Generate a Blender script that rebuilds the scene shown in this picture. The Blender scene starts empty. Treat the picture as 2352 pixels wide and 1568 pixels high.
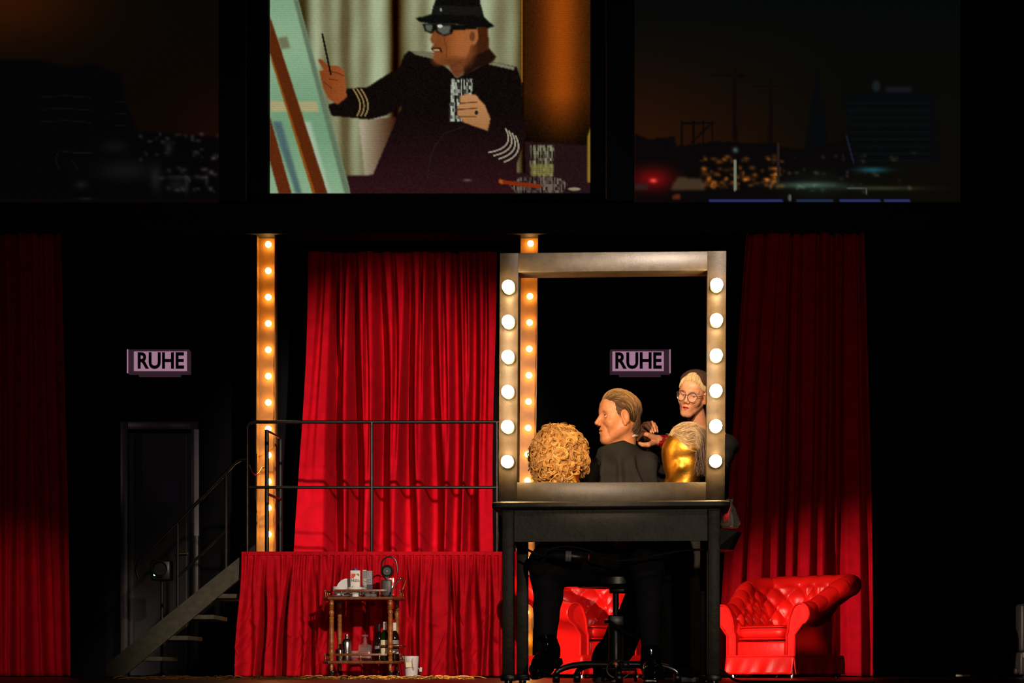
import bpy, math, random
import numpy as np
from mathutils import Matrix, Vector
PI = math.pi
scene = bpy.context.scene
C = scene.collection
random.seed(5); rng = np.random.default_rng(5)

# ------------------------------------------------------------------ camera, world, exposure
F = 4600.0; CX = 1176.0; HY = 1540.0; ZC = 0.055          # focal length in pixels, eye level just above the stage floor
cd = bpy.data.cameras.new('camera'); cam = bpy.data.objects.new('camera', cd); C.objects.link(cam)
cam.location = (0, 0, ZC); cam.rotation_euler = (PI/2, 0, 0)
cd.sensor_width = 36.0; cd.lens = F/2352*36.0; cd.shift_y = (HY-784)/2352
cd.clip_start = 0.05; cd.clip_end = 200
scene.camera = cam
w = bpy.data.worlds.new('dark_auditorium'); scene.world = w; w.use_nodes = True
w.node_tree.nodes['Background'].inputs[0].default_value = (0.01, 0.011, 0.013, 1)
w.node_tree.nodes['Background'].inputs[1].default_value = 0.05
vs = scene.view_settings
vs.view_transform = 'Standard'; vs.look = 'None'; vs.gamma = 1; vs.exposure = 0.0; vs.use_curve_mapping = False

def S(Y): return F/Y
def W(px, py, Y):
    s = F/Y
    return Vector(((px-CX)/s, Y, ZC+(HY-py)/s))

# ------------------------------------------------------------------ theatre spotlights, with unseen fill and spill lights added
def spot(name, loc, target, watts, color, angle, blend=0.35, radius=0.08):
    l = bpy.data.lights.new(name, 'SPOT'); l.energy = watts; l.color = color
    l.spot_size = math.radians(angle); l.spot_blend = blend; l.shadow_soft_size = radius
    o = bpy.data.objects.new(name, l); C.objects.link(o); o.location = loc
    o.rotation_euler = (Vector(target)-Vector(loc)).to_track_quat('-Z', 'Y').to_euler()
    return o
spot('curtain_spot', (1.4, 3.0, 4.6), (-0.95, 17.6, 2.1), 8800, (1, .80, .66), 13, .75)
spot('skirt_spot', (1.6, 4.0, 3.4), (-1.15, 16.0, 0.3), 4300, (1, .80, .64), 18, .7)
spot('armchair_spot', (-8.0, 5.0, 3.2), (1.55, 15.2, 0.3), 8200, (1, .74, .6), 12.5, .7)
spot('actor_spot', (-1.5, 1.2, 2.85), (0.55, 9.1, 1.1), 4000, (1, .74, .50), 8.5, .5)
spot('added_front_fill', (1.2, -3.0, 1.3), (0.45, 8.6, 0.75), 520, (1, .82, .62), 13, .8)  # unseen fill, added low in front to lift the dark legs under the table
spot('wide_wash_spot', (0.0, -4.0, 6.0), (0.3, 17.5, 0.9), 480, (1, .82, .8), 34, .9)
spot('pink_side_spot', (-6.2, 16.2, 3.1), (-3.0, 19.2, 2.1), 36, (1, .62, .85), 24, .8)
spot('added_edge_spill', (-3.0, 3.0, 1.6), (-4.35, 17.2, 0.3), 1200, (1, .8, .75), 9.5, .9)  # added to stand in for spill on the foot of the outer curtain

# ------------------------------------------------------------------ materials
def srgb(r, g, b):
    def f(c):
        c /= 255.0
        return c/12.92 if c <= 0.04045 else ((c+0.055)/1.055)**2.4
    return (f(r), f(g), f(b))
MATS = {}
def mat(name, col, rough=.6, metal=0., noise=None, bump=None, vcol=False, emit=None, spec=.5, trans=0., ior=1.45, coat=0., stretch=(1, 1, 1), sheen=0., alpha=1.):
    m = bpy.data.materials.new(name); m.use_nodes = True
    nt = m.node_tree; b = nt.nodes['Principled BSDF']; L = nt.links
    b.inputs['Base Color'].default_value = (*col, 1)
    b.inputs['Roughness'].default_value = rough; b.inputs['Metallic'].default_value = metal
    b.inputs['Specular IOR Level'].default_value = spec
    b.inputs['Transmission Weight'].default_value = trans; b.inputs['IOR'].default_value = ior
    b.inputs['Coat Weight'].default_value = coat; b.inputs['Coat Roughness'].default_value = .08
    b.inputs['Sheen Weight'].default_value = sheen; b.inputs['Alpha'].default_value = alpha
    src = None
    if vcol:
        a = nt.nodes.new('ShaderNodeVertexColor'); a.layer_name = 'Col'; src = a.outputs['Color']
        L.new(src, b.inputs['Base Color'])
    if noise or bump:
        tc = nt.nodes.new('ShaderNodeTexCoord'); mp = nt.nodes.new('ShaderNodeMapping')
        mp.inputs['Scale'].default_value = stretch; L.new(tc.outputs['Object'], mp.inputs['Vector'])
    if noise:
        sc, lo, hi = noise
        n = nt.nodes.new('ShaderNodeTexNoise'); n.inputs['Scale'].default_value = sc; n.inputs['Detail'].default_value = 5
        L.new(mp.outputs['Vector'], n.inputs['Vector'])
        r = nt.nodes.new('ShaderNodeMapRange'); r.inputs['From Min'].default_value = .3; r.inputs['From Max'].default_value = .7
        r.inputs['To Min'].default_value = lo; r.inputs['To Max'].default_value = hi
        L.new(n.outputs['Fac'], r.inputs['Value'])
        mx = nt.nodes.new('ShaderNodeMix'); mx.data_type = 'RGBA'; mx.blend_type = 'MULTIPLY'; mx.inputs[0].default_value = 1
        if src: L.new(src, mx.inputs[6])
        else: mx.inputs[6].default_value = (*col, 1)
        L.new(r.outputs['Result'], mx.inputs[7]); L.new(mx.outputs[2], b.inputs['Base Color'])
    if bump:
        sc, st = bump
        n2 = nt.nodes.new('ShaderNodeTexNoise'); n2.inputs['Scale'].default_value = sc; n2.inputs['Detail'].default_value = 4
        L.new(mp.outputs['Vector'], n2.inputs['Vector'])
        bp = nt.nodes.new('ShaderNodeBump'); bp.inputs['Strength'].default_value = st; bp.inputs['Distance'].default_value = .01
        L.new(n2.outputs['Fac'], bp.inputs['Height']); L.new(bp.outputs['Normal'], b.inputs['Normal'])
    if emit:
        ec, es = emit
        b.inputs['Emission Strength'].default_value = es
        if ec == 'vcol': L.new(src, b.inputs['Emission Color'])
        else: b.inputs['Emission Color'].default_value = (*ec, 1)
    MATS[name] = m
    return m
mat('black_drape', (.006, .006, .007), .95, noise=(3, .6, 1.2), spec=.1)
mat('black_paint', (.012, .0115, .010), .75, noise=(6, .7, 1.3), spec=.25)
mat('blue_black_panel', (.011, .0135, .019), .7, noise=(4, .8, 1.2))
mat('stage_floor', (.026, .010, .006), .30, noise=(2.2, .35, 1.5), bump=(30, .15), stretch=(.35, 3, 1))
mat('red_velvet', (.56, .0015, .012), .85, noise=(9, .82, 1.12), bump=(160, .12), spec=.12)
mat('red_skirt', (.50, .0015, .010), .8, noise=(14, .8, 1.15), bump=(70, .22), spec=.15)
mat('red_leather', (.80, .008, .006), .34, noise=(5, .85, 1.1), bump=(170, .10), spec=.5)
mat('red_leather_plain', (.80, .008, .006), .4, noise=(6, .85, 1.1), bump=(12, .35), spec=.4)
mat('mirror_frame_paint', (.042, .033, .022), .45, noise=(30, .75, 1.3), bump=(120, .05), spec=.45)
mat('table_paint', (.045, .039, .027), .5, noise=(16, .7, 1.35), bump=(60, .2), spec=.4)
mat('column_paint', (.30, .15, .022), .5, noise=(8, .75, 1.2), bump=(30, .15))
mat('dark_metal', (.02, .019, .017), .35, .6, noise=(20, .7, 1.2))
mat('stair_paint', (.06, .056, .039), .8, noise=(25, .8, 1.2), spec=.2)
mat('bulb_glow', (1, .95, .85), .3, emit=((1, .60, .24), 120))
mat('small_bulb_glow', (1, .9, .75), .3, emit=((1, .50, .13), 30))
mat('bulb_socket', (.75, .68, .56), .5)
mat('chrome', (.72, .70, .66), .24, 1.)
mat('black_plastic', (.012, .012, .012), .3)
mat('black_cloth', (.019, .0175, .0155), .85, noise=(12, .75, 1.25), bump=(90, .15), spec=.15)
mat('trouser_cloth', (.016, .017, .020), .85, noise=(20, .8, 1.2), spec=.15)
mat('patent_leather', (.006, .006, .006), .09, spec=.7, bump=(26, .18))
mat('skin', (.6, .3, .18), .46, vcol=True, noise=(70, .9, 1.08), bump=(220, .06), spec=.35)
mat('hair', (.3, .2, .1), .5, vcol=True, spec=.4)
mat('eye', (.8, .8, .8), .12, vcol=True)
mat('white_cloth', (.75, .72, .66), .8)
mat('red_sequin', (.42, .003, .010), .3, .35, noise=(160, .2, 1.8), bump=(200, .8))
mat('gold', (.80, .36, .04), .38, 1., noise=(16, .75, 1.1), bump=(30, .22))
mat('beret_wool', (.045, .022, .014), .95, bump=(150, .3), spec=.1)
mat('spectacle_metal', (.16, .17, .18), .3, .9)
mat('clear_glass', (.95, .96, .95), .03, trans=1., ior=1.45)
mat('thin_lens', (.9, .95, 1), .04, alpha=.02)
mat('cart_wood', (.30, .095, .018), .38, noise=(7, .55, 1.4), stretch=(1, 1, 6), coat=.3)
mat('cart_rail_wood', (.16, .045, .013), .4, noise=(10, .7, 1.25), stretch=(5, 1, 1), coat=.2)
mat('brass', (.85, .6, .24), .22, 1.)
mat('white_china', (.72, .72, .73), .2, spec=.6)
mat('milk_white', (.72, .69, .60), .5)
mat('carton_blue', (.02, .07, .33), .45)
mat('carton_red', (.62, .03, .02), .45)
mat('carton_green', (.05, .11, .02), .5)
mat('carton_grey', (.22, .21, .23), .5)
mat('carton_navy', (.010, .013, .035), .5)
mat('ink_navy', (.02, .03, .10), .6)
mat('ink_pale', (.55, .5, .42), .6)
mat('machine_red', (.55, .006, .008), .15, coat=.5)
mat('whisky', (.34, .075, .03), .05, alpha=.85)
mat('green_glass', (.03, .10, .03), .05, trans=.85, ior=1.5)
mat('dark_glass', (.02, .008, .008), .05, trans=.5, ior=1.5)
mat('label_paper', (.75, .66, .42), .7)
mat('jug_plastic', (.85, .80, .78), .35, alpha=.62)
mat('cut_glass', (.45, .38, .37), .04, alpha=.17, spec=1.)
mat('wood_wool', (.75, .33, .05), .6)
mat('sign_face', (.5, .36, .45), .5, emit=((.52, .27, .40), .62))
mat('sign_frame', (.10, .06, .08), .5, emit=((.16, .07, .11), .18))
mat('sign_ink', (.012, .006, .009), .7)
mat('door_frame_paint', (.045, .04, .038), .4, noise=(9, .7, 1.2))
mat('door_leaf_paint', (.012, .011, .011), .3, noise=(5, .6, 1.3), bump=(5, .1))
mat('painted_jamb_light', (.42, .40, .40), .5)
mat('notice_paper', (.008, .012, .025), .6)
mat('led_green', (.1, .8, .4), .3, emit=((.25, 1, .6), 6))
mat('amber_led', (.9, .4, .1), .3, emit=((1, .35, .05), 2.5))
mat('projected_picture', (0, 0, 0), 1, vcol=True, emit=('vcol', 1.0), spec=0)
for n_ in ('projected_picture',):                      # light comes only from the projection
    nt = MATS[n_].node_tree; b = nt.nodes['Principled BSDF']
    for l in list(b.inputs['Base Color'].links): nt.links.remove(l)
    b.inputs['Base Color'].default_value = (.004, .004, .004, 1)
mat('paper_scrap', (.32, .28, .2), .8)
mat('fixture_black', (.03, .028, .027), .45, noise=(8, .8, 1.2))
mat('fixture_tan', (.20, .145, .09), .5)
mat('plastic_wrap', (.92, .92, .92), .08, trans=.9, ior=1.1, bump=(60, 1.0))
mat('beige_bread', (.55, .36, .16), .7, noise=(40, .7, 1.2))
mat('sole_white', (.55, .5, .42), .7)

# ------------------------------------------------------------------ object helpers
MW = {}
def thing(name, label, cat, loc=(0, 0, 0), rotz=0., group=None, rotx=0., roty=0.):
    o = bpy.data.objects.new(name, None); C.objects.link(o)
    o.location = loc; o.rotation_euler = (rotx, roty, rotz); o.empty_display_size = .1
    tag(o, label, cat, group)
    from mathutils import Euler
    MW[o.name] = Matrix.Translation(Vector(loc)) @ Euler((rotx, roty, rotz)).to_matrix().to_4x4()
    return o
def tag(o, label, cat, group=None, kind=None):
    o['label'] = label
    if cat: o['category'] = cat
    if group: o['group'] = group
    if kind: o['kind'] = kind
    return o
def link(name, me, material, parent=None, loc=None, rot=None, label=None):
    o = bpy.data.objects.new(name, me); C.objects.link(o)
    if material and not me.materials: me.materials.append(MATS[material])
    if parent: o.parent = parent
    if loc is not None: o.location = loc
    if rot is not None: o.rotation_euler = rot
    p = MW[parent.name] if parent else Matrix()
    from mathutils import Euler
    MW[o.name] = p @ Matrix.Translation(Vector(loc or (0, 0, 0))) @ Euler(rot or (0, 0, 0)).to_matrix().to_4x4()
    if label: o['label'] = label
    return o
def mesh_np(name, V, Fc, smooth=True, cols=None):
    me = bpy.data.meshes.new(name)
    V = np.asarray(V, dtype=np.float32)
    Fc = [tuple(int(i) for i in f) for f in Fc] if not isinstance(Fc, np.ndarray) else Fc
    if isinstance(Fc, np.ndarray):
        n, k = Fc.shape
        me.vertices.add(len(V)); me.vertices.foreach_set('co', V.ravel())
        me.loops.add(n*k); me.loops.foreach_set('vertex_index', Fc.ravel().astype(np.int32))
        me.polygons.add(n); me.polygons.foreach_set('loop_start', np.arange(0, n*k, k, dtype=np.int32))
        me.polygons.foreach_set('loop_total', np.full(n, k, dtype=np.int32))
        me.update(calc_edges=True)
    else:
        me.from_pydata([tuple(float(c) for c in v) for v in V], [], Fc)
    if smooth: me.polygons.foreach_set('use_smooth', np.ones(len(me.polygons), dtype=bool))
    if cols is not None:
        a = me.color_attributes.new('Col', 'FLOAT_COLOR', 'POINT')
        c4 = np.ones((len(V), 4), dtype=np.float32); c4[:, :3] = cols
        a.data.foreach_set('color', c4.ravel())
    me.validate()
    return me
class MB:
    def __init__(s): s.v = []; s.f = []
    def add(s, V, Fc):
        o = len(s.v); s.v += [tuple(p) for p in V]; s.f += [tuple(i+o for i in f) for f in Fc]; return s
    def box(s, x0, x1, y0, y1, z0, z1):
        V = [(x, y, z) for x in (x0, x1) for y in (y0, y1) for z in (z0, z1)]
        return s.add(V, [(0, 1, 3, 2), (4, 6, 7, 5), (0, 4, 5, 1), (2, 3, 7, 6), (0, 2, 6, 4), (1, 5, 7, 3)])
    def rbox(s, x0, x1, y0, y1, z0, z1, r=.005, n=4):
        ih = ((x1-x0)/2-r, (y1-y0)/2-r, (z1-z0)/2-r); c = ((x0+x1)/2, (y0+y1)/2, (z0+z1)/2)
        key = {}; V = []; Fc = []
        g = [-1+2*i/(2*n-1) for i in range(2*n)]
        def vid(p):
            k = tuple(round(q, 5) for q in p)
            if k not in key:
                d = Vector([math.tan(q*PI/4) for q in p]).normalized()
                V.append(tuple(c[i]+math.copysign(ih[i], p[i])+r*d[i] for i in range(3))); key[k] = len(V)-1
            return key[k]
        for ax in range(3):
            for sg in (-1, 1):
                for i in range(2*n-1):
                    for j in range(2*n-1):
                        q = []
                        for (a, b) in ((i, j), (i+1, j), (i+1, j+1), (i, j+1)):
                            p = [0, 0, 0]; p[ax] = sg; p[(ax+1) % 3] = g[a]; p[(ax+2) % 3] = g[b]; q.append(vid(p))
                        if sg < 0: q.reverse()
                        Fc.append(q)
        return s.add(V, Fc)
    def tube(s, pts, r, n=8, closed=False, cap=True):
        P = [Vector(p) for p in pts]; m = len(P)
        rs = r if isinstance(r, (list, tuple)) else [r]*m
        V = []; up = None
        for i in range(m):
            if closed: t = (P[(i+1) % m]-P[i-1])
            else: t = P[min(i+1, m-1)]-P[max(i-1, 0)]
            t = t.normalized() if t.length > 1e-9 else Vector((0, 0, 1))
            if up is None:
                up = t.orthogonal().normalized()
            up = (up-t*up.dot(t)); up = up.normalized() if up.length > 1e-6 else t.orthogonal().normalized()
            b = t.cross(up)
            for k in range(n):
                a = 2*PI*k/n; V.append(P[i]+(up*math.cos(a)+b*math.sin(a))*rs[i])
        Fc = []
        for i in range(m if closed else m-1):
            j = (i+1) % m
            for k in range(n): Fc.append((i*n+k, i*n+(k+1) % n, j*n+(k+1) % n, j*n+k))
        if cap and not closed:
            Fc.append(tuple(reversed(range(n)))); Fc.append(tuple(range((m-1)*n, m*n)))
        return s.add(V, Fc)
    def lathe(s, prof, c=(0, 0, 0), n=24, axis='z', sx=1., sy=1.):
        V = []; m = len(prof)
        for (r, z) in prof:
            for k in range(n):
                a = 2*PI*k/n; x, y = r*math.cos(a)*sx, r*math.sin(a)*sy
                p = (x, y, z) if axis == 'z' else ((x, -z, y) if axis == 'y' else (z, x, y))
                V.append((c[0]+p[0], c[1]+p[1], c[2]+p[2]))
        Fc = [(i*n+k, i*n+(k+1) % n, (i+1)*n+(k+1) % n, (i+1)*n+k) for i in range(m-1) for k in range(n)]
        if prof[0][0] > 1e-5: Fc.append(tuple(reversed(range(n))))
        if prof[-1][0] > 1e-5: Fc.append(tuple(range((m-1)*n, m*n)))
        return s.add(V, Fc)
    def sphere(s, c, r, n=16, m=10):
        rr = r if isinstance(r, (tuple, list)) else (r, r, r)
        V = []; Fc = []
        for i in range(m+1):
            t = PI*i/m
            for k in range(n):
                a = 2*PI*k/n
                V.append((c[0]+rr[0]*math.sin(t)*math.cos(a), c[1]+rr[1]*math.sin(t)*math.sin(a), c[2]-rr[2]*math.cos(t)))
        for i in range(m):
            for k in range(n): Fc.append((i*n+k, i*n+(k+1) % n, (i+1)*n+(k+1) % n, (i+1)*n+k))
        return s.add(V, Fc)
    def prism(s, poly, y0, y1):                        # polygon in x,z pushed from y0 to y1
        n = len(poly)
        V = [(x, y0, z) for x, z in poly]+[(x, y1, z) for x, z in poly]
        Fc = [tuple(range(n)), tuple(reversed(range(n, 2*n)))]
        Fc += [(i, i+n, (i+1) % n+n, (i+1) % n) for i in range(n)]
        return s.add(V, Fc)
    def mesh(s, name, smooth=True):
        me = bpy.data.meshes.new(name); me.from_pydata(s.v, [], s.f)
        import bmesh
        bm = bmesh.new(); bm.from_mesh(me)
        bmesh.ops.remove_doubles(bm, verts=bm.verts, dist=1e-6)
        bmesh.ops.recalc_face_normals(bm, faces=bm.faces); bm.to_mesh(me); bm.free()
        if smooth:
            me.polygons.foreach_set('use_smooth', np.ones(len(me.polygons), dtype=bool))
            me.set_sharp_from_angle(angle=math.radians(40))
        return me
    def build(s, name, material, parent=None, smooth=True, local=False, label=None):
        """vertices are world coordinates unless local"""
        if parent and not local:
            inv = MW[parent.name].inverted(); s.v = [tuple(inv @ Vector(p)) for p in s.v]
        return link(name, s.mesh(name, smooth), material, parent, label=label)
def text(name, body, size, loc, material, parent=None, rot=(PI/2, 0, 0), bold=0., align='CENTER', extrude=.0008, sx=1.):
    cu = bpy.data.curves.new(name, 'FONT'); cu.body = body; cu.size = size; cu.align_x = align; cu.align_y = 'CENTER'
    cu.extrude = extrude; cu.offset = bold; cu.resolution_u = 4
    o = bpy.data.objects.new(name, cu); C.objects.link(o); cu.materials.append(MATS[material])
    C.objects.unlink(o); dg = bpy.context.evaluated_depsgraph_get()
    C.objects.link(o); dg.update(); me = bpy.data.meshes.new_from_object(o.evaluated_get(dg)); me.name = name
    bpy.data.objects.remove(o); o = bpy.data.objects.new(name, me); C.objects.link(o)
    o.rotation_euler = rot; o.scale = (sx, 1, 1)
    if parent:
        o.parent = parent; o.location = MW[parent.name].inverted() @ Vector(loc)
    else: o.location = loc
    return o
def struct(name, mb, material, label, smooth=False, parent=None):
    o = mb.build(name, material, parent, smooth)
    o['kind'] = 'structure'; o['label'] = label
    return o

# ================================================================== SETTING
YB = 19.3
struct('floor', MB().box(-11, 11, 5.5, 22, -.1, 0), 'stage_floor', 'dark brown polished wooden stage floor')
struct('wall_back', MB().box(-11, 11, YB, YB+.1, 0, 8.5), 'black_drape', 'black back wall of the stage')
struct('wall_left', MB().box(-5.6, -5.5, 17.9, YB, 0, 8.5), 'black_drape', 'black masking flat at the end of the stage')
struct('wall_right', MB().box(6.6, 6.7, 17.0, YB, 0, 8.5), 'black_drape', 'black masking flat behind the armchair side')
YU = 18.0
zb0, zb1 = W(0, 536, 17.3).z, W(0, 466, 17.3).z
struct('trim_1', MB().box(-5.5, 6.6, 17.3, 17.6, zb0, zb1), 'black_paint', 'wide black beam under the projection screens')
# blue black uprights either side of the middle screen
for i, (a, b) in enumerate(((503, 564), (1394, 1457))):
    p, q = W(a, 462, YU), W(b, 462, YU)
    struct('trim_%d' % (i+2), MB().box(p.x, q.x, YU-.02, YU+.12, p.z, 7.2), 'blue_black_panel', 'dark blue upright panel between the middle screen and the %s backdrop' % ('office block' if i == 0 else 'harbour crane'))
struct('wall_upper', MB().box(-5.5, 6.6, YU+.2, YU+.3, zb1-.3, 8.5), 'black_drape', 'black wall carrying the projection screens')

# ------------------------------------------------------------------ projected pictures, painted point by point
class Canvas:
    def __init__(s, x0, y0, x1, y1, step):
        s.xs = np.arange(x0, x1+step*.5, step); s.ys = np.arange(y0, y1+step*.5, step)
        s.X, s.Y = np.meshgrid(s.xs, s.ys); s.c = np.zeros(s.X.shape+(3,))
    def inside(s, poly):
        m = np.zeros(s.X.shape, bool); n = len(poly)
        for i in range(n):
            x1, y1 = poly[i]; x2, y2 = poly[(i+1) % n]
            if y1 == y2: continue
            m ^= ((y1 > s.Y) != (y2 > s.Y)) & (s.X < (x2-x1)*(s.Y-y1)/(y2-y1)+x1)
        return m
    def soft(s, m, k):
        a = m.astype(float)
        for _ in range(k):
            b = a.copy(); b[1:] += a[:-1]; b[:-1] += a[1:]; b[:, 1:] += a[:, :-1]; b[:, :-1] += a[:, 1:]; a = b/5
        return a
    def fill(s, poly, col, k=1, a=1.):
        m = s.soft(s.inside(poly), k)*a
        col = np.array(col, float) if not callable(col) else col(s.X, s.Y)
        s.c = s.c*(1-m[..., None])+col*m[..., None]
    def ell(s, cx, cy, rx, ry, col, soft=.15, a=1.):
        d = np.sqrt(((s.X-cx)/rx)**2+((s.Y-cy)/ry)**2); m = np.clip((1-d)/soft+.5, 0, 1)*a
        s.c = s.c*(1-m[..., None])+np.array(col, float)*m[..., None]
    def glow(s, cx, cy, rx, ry, col, a=1.):
        m = np.exp(-((s.X-cx)/rx)**2-((s.Y-cy)/ry)**2)*a
        s.c = s.c+np.array(col, float)*m[..., None]
    def line(s, pts, wd, col, a=1.):
        for (x1, y1), (x2, y2) in zip(pts[:-1], pts[1:]):
            dx, dy = x2-x1, y2-y1; L2 = dx*dx+dy*dy+1e-9
            t = np.clip(((s.X-x1)*dx+(s.Y-y1)*dy)/L2, 0, 1)
            d = np.hypot(s.X-x1-t*dx, s.Y-y1-t*dy); m = np.clip(wd/2-d+.5, 0, 1)*a
            s.c = s.c*(1-m[..., None])+np.array(col, float)*m[..., None]
    def mesh(s, name, Y, tilt=0.):
        k = F/Y
        V = np.stack([(s.X-CX)/k, np.full(s.X.shape, Y), ZC+(HY-s.Y)/k], -1).reshape(-1, 3)
        h, w_ = s.X.shape; I = np.arange(h*w_).reshape(h, w_)
        Q = np.stack([I[:-1, :-1], I[1:, :-1], I[1:, 1:], I[:-1, 1:]], -1).reshape(-1, 4)
        c = np.clip(s.c, 0, 255)/255.0
        lin = np.where(c <= .04045, c/12.92, ((c+.055)/1.055)**2.4).reshape(-1, 3)
        return V, Q, lin
def z6(pts): return [(580+x*.34864, y*.34864) for x, y in pts]     # coordinates read off the middle screen
def z7(pts): return [(1380+x*.41327, 80+y*.41327) for x, y in pts]

def middle_screen():
    c = Canvas(620, -150, 1356, 445, 2); X, Y = c.X, c.Y
    # pale curtain in folds
    zx = (X-580)/.34864
    fold = .5+.28*np.sin(zx/26+1.3*np.sin(zx/97))+.28*np.sin(zx/61+1.1)+.06*np.sin(Y/30+zx/40)
    fold = np.clip(fold, 0, 1)[..., None]
    c.c = np.array((104, 92, 56))*(1-fold)+np.array((188, 200, 160))*fold
    for x0, wdt in ((940, 34), (1790, 20), (340, 50)):
        c.glow(580+x0*.34864, 100, wdt*.35, 900, (-95, -110, -100))
    # rust wall
    m = np.clip((zx-1782)/10, 0, 1)[..., None]; t = np.clip((zx-1790)/440, 0, 1)
    br = (.35+.75*np.exp(-((t-.55)/.3)**2))*np.clip(1.2-np.clip((Y-190)/150, 0, 1)*1.1, .15, 1)
    wall = np.array((150, 66, 10))*br[..., None]
    c.c = c.c*(1-m)+wall*m
    c.line(z6([(1775, -400), (1775, 540)]), 3, (150, 95, 20))
    # chair back
    c.fill(z6([(700, 790), (950, 770), (960, 900), (830, 1160), (740, 1160)]), lambda a, b: np.stack([np.clip(190-(a-830)*1.6, 40, 205), np.clip(178-(a-830)*1.9, 26, 190), np.clip(150-(a-830)*1.8, 16, 160)], -1), 2)
    # dark table
    c.fill(z6([(620, 1155), (1800, 1140), (1790, 930), (2240, 960), (2240, 1290), (640, 1290)]), (40, 19, 22), 2)
    # easel board
    c.fill(z6([(100, -500), (160, -500), (300, 0), (650, 1290), (100, 1290)]), lambda a, b: np.stack([140+14*np.sin(b/60), 182+10*np.sin(b/60), 142+10*np.sin(b/60)], -1), 1)
    c.fill(z6([(270, 0), (300, 0), (650, 1290), (610, 1290)]), (108, 128, 100), 2)
    c.fill(z6([(130, 800), (190, 800), (330, 1290), (290, 1290)]), (84, 112, 112), 5)
    c.fill(z6([(330, 800), (380, 800), (520, 1290), (470, 1290)]), (180, 206, 176), 5)
    c.fill(z6([(118, 665), (425, 668), (438, 735), (118, 735)]), (186, 178, 128), 1)
    c.fill(z6([(165, 250), (228, 240), (248, 318), (190, 322)]), (122, 124, 92), 3)
    c.fill(z6([(95, 60), (140, 180), (500, 1290), (410, 1290), (120, 370), (95, 300)]), (98, 40, 12), 1)
    c.fill(z6([(118, 380), (128, 380), (420, 1290), (400, 1290)]), (150, 84, 18), 1)
    c.fill(z6([(100, 740), (118, 780), (262, 1290), (176, 1290), (100, 1010)]), (104, 42, 14), 1)
    # jacket
    jk = [(1030, 335), (1190, 385), (1290, 455), (1345, 515), (1400, 490), (1560, 405), (1740, 440), (1770, 530), (1800, 900), (1740, 1080), (1740, 1290), (650, 1290), (640, 1165), (790, 1160), (900, 900), (985, 700), (880, 760), (770, 787), (520, 762), (498, 690), (560, 670), (622, 585), (760, 573), (840, 520), (970, 440), (1000, 360)]
    c.fill(z6(jk), lambda a, b: np.stack([16+np.clip((b-250)/190, 0, 1)*34, 9+np.clip((b-250)/190, 0, 1)*10, 8+np.clip((b-250)/190, 0, 1)*17], -1), 1)
    c.line(z6([(1210, 940), (1170, 1040), (1150, 1200)]), 2, (44, 30, 32)); c.line(z6([(1400, 830), (1260, 880), (1190, 990)]), 2, (40, 26, 26))
    c.fill(z6([(1040, 335), (1185, 340), (1192, 388), (1075, 362)]), (124, 118, 92), 1)
    c.fill(z6([(1558, 402), (1728, 440), (1722, 462), (1560, 425)]), (140, 132, 104), 1)
    # neck, face, hair
    c.fill(z6([(1290, 420), (1420, 380), (1410, 450), (1350, 515), (1310, 475)]), (118, 62, 34), 2)
    c.fill(z6([(1400, 180), (1550, 175), (1560, 320), (1604, 375), (1585, 390), (1520, 340), (1440, 400), (1410, 470), (1385, 470), (1420, 330)]), (74, 34, 14), 2)
    c.fill(z6([(1390, 505), (1400, 440), (1440, 385), (1500, 345), (1560, 325), (1606, 378), (1575, 412), (1480, 450)]), (34, 16, 9), 2)
    face = [(1180, 150), (1480, 180), (1485, 250), (1440, 290), (1420, 350), (1370, 400), (1290, 430), (1230, 425), (1195, 400), (1190, 372), (1202, 352), (1182, 330), (1178, 312), (1196, 292), (1172, 264), (1186, 215)]
    c.fill(z6(face), lambda a, b: np.stack([np.clip(120+(a-990)*.85, 100, 178), np.clip(62+(a-990)*.55, 52, 100), np.clip(26+(a-990)*.3, 20, 50)], -1), 1)
    c.ell(580+1390*.34864, 320*.34864, 22, 34, (182, 104, 54), 1.2, .75); c.ell(580+1215*.34864, 395*.34864, 12, 12, (150, 84, 42), 1.0, .6); c.ell(580+1195*.34864, 250*.34864, 8, 14, (150, 86, 44), 1.0, .6); c.ell(580+1330*.34864, 405*.34864, 30, 10, (104, 54, 26), 1.2, .7)
    c.ell(580+1450*.34864, 240*.34864, 13, 20, (176, 104, 58), .3); c.ell(580+1448*.34864, 240*.34864, 6, 11, (120, 62, 32), .5)
    c.line(z6([(1262, 250), (1280, 330), (1275, 380)]), 3, (112, 60, 28), .8)
    c.line(z6([(1182, 322), (1235, 318), (1245, 340)]), 4, (60, 24, 14)); c.ell(580+1212*.34864, 329*.34864, 7, 2.5, (186, 160, 120), .5)
    c.line(z6([(1190, 352), (1235, 356)]), 4, (150, 76, 48))
    c.fill(z6([(1120, 155), (1330, 160), (1480, 168), (1480, 190), (1325, 200), (1310, 225), (1260, 240), (1215, 215), (1205, 200), (1180, 222), (1135, 205)]), (14, 12, 10), 1)
    c.fill(z6([(1135, 162), (1185, 165), (1180, 210), (1145, 200)]), (92, 102, 86), 1)
    c.fill(z6([(1215, 165), (1308, 170), (1296, 220), (1255, 230), (1222, 205)]), (96, 98, 86), 2); c.ell(580+1235*.34864, 172*.34864, 6, 4, (220, 230, 220), .5)
    # hat
    c.fill(z6([(1075, 118), (1130, 108), (1180, 92), (1195, 30), (1230, -60), (1300, -110), (1420, -110), (1490, -60), (1500, 20), (1525, 110), (1560, 145), (1595, 172), (1560, 185), (1470, 178), (1330, 158), (1170, 158), (1100, 142)]), (13, 12, 10), 1)
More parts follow.
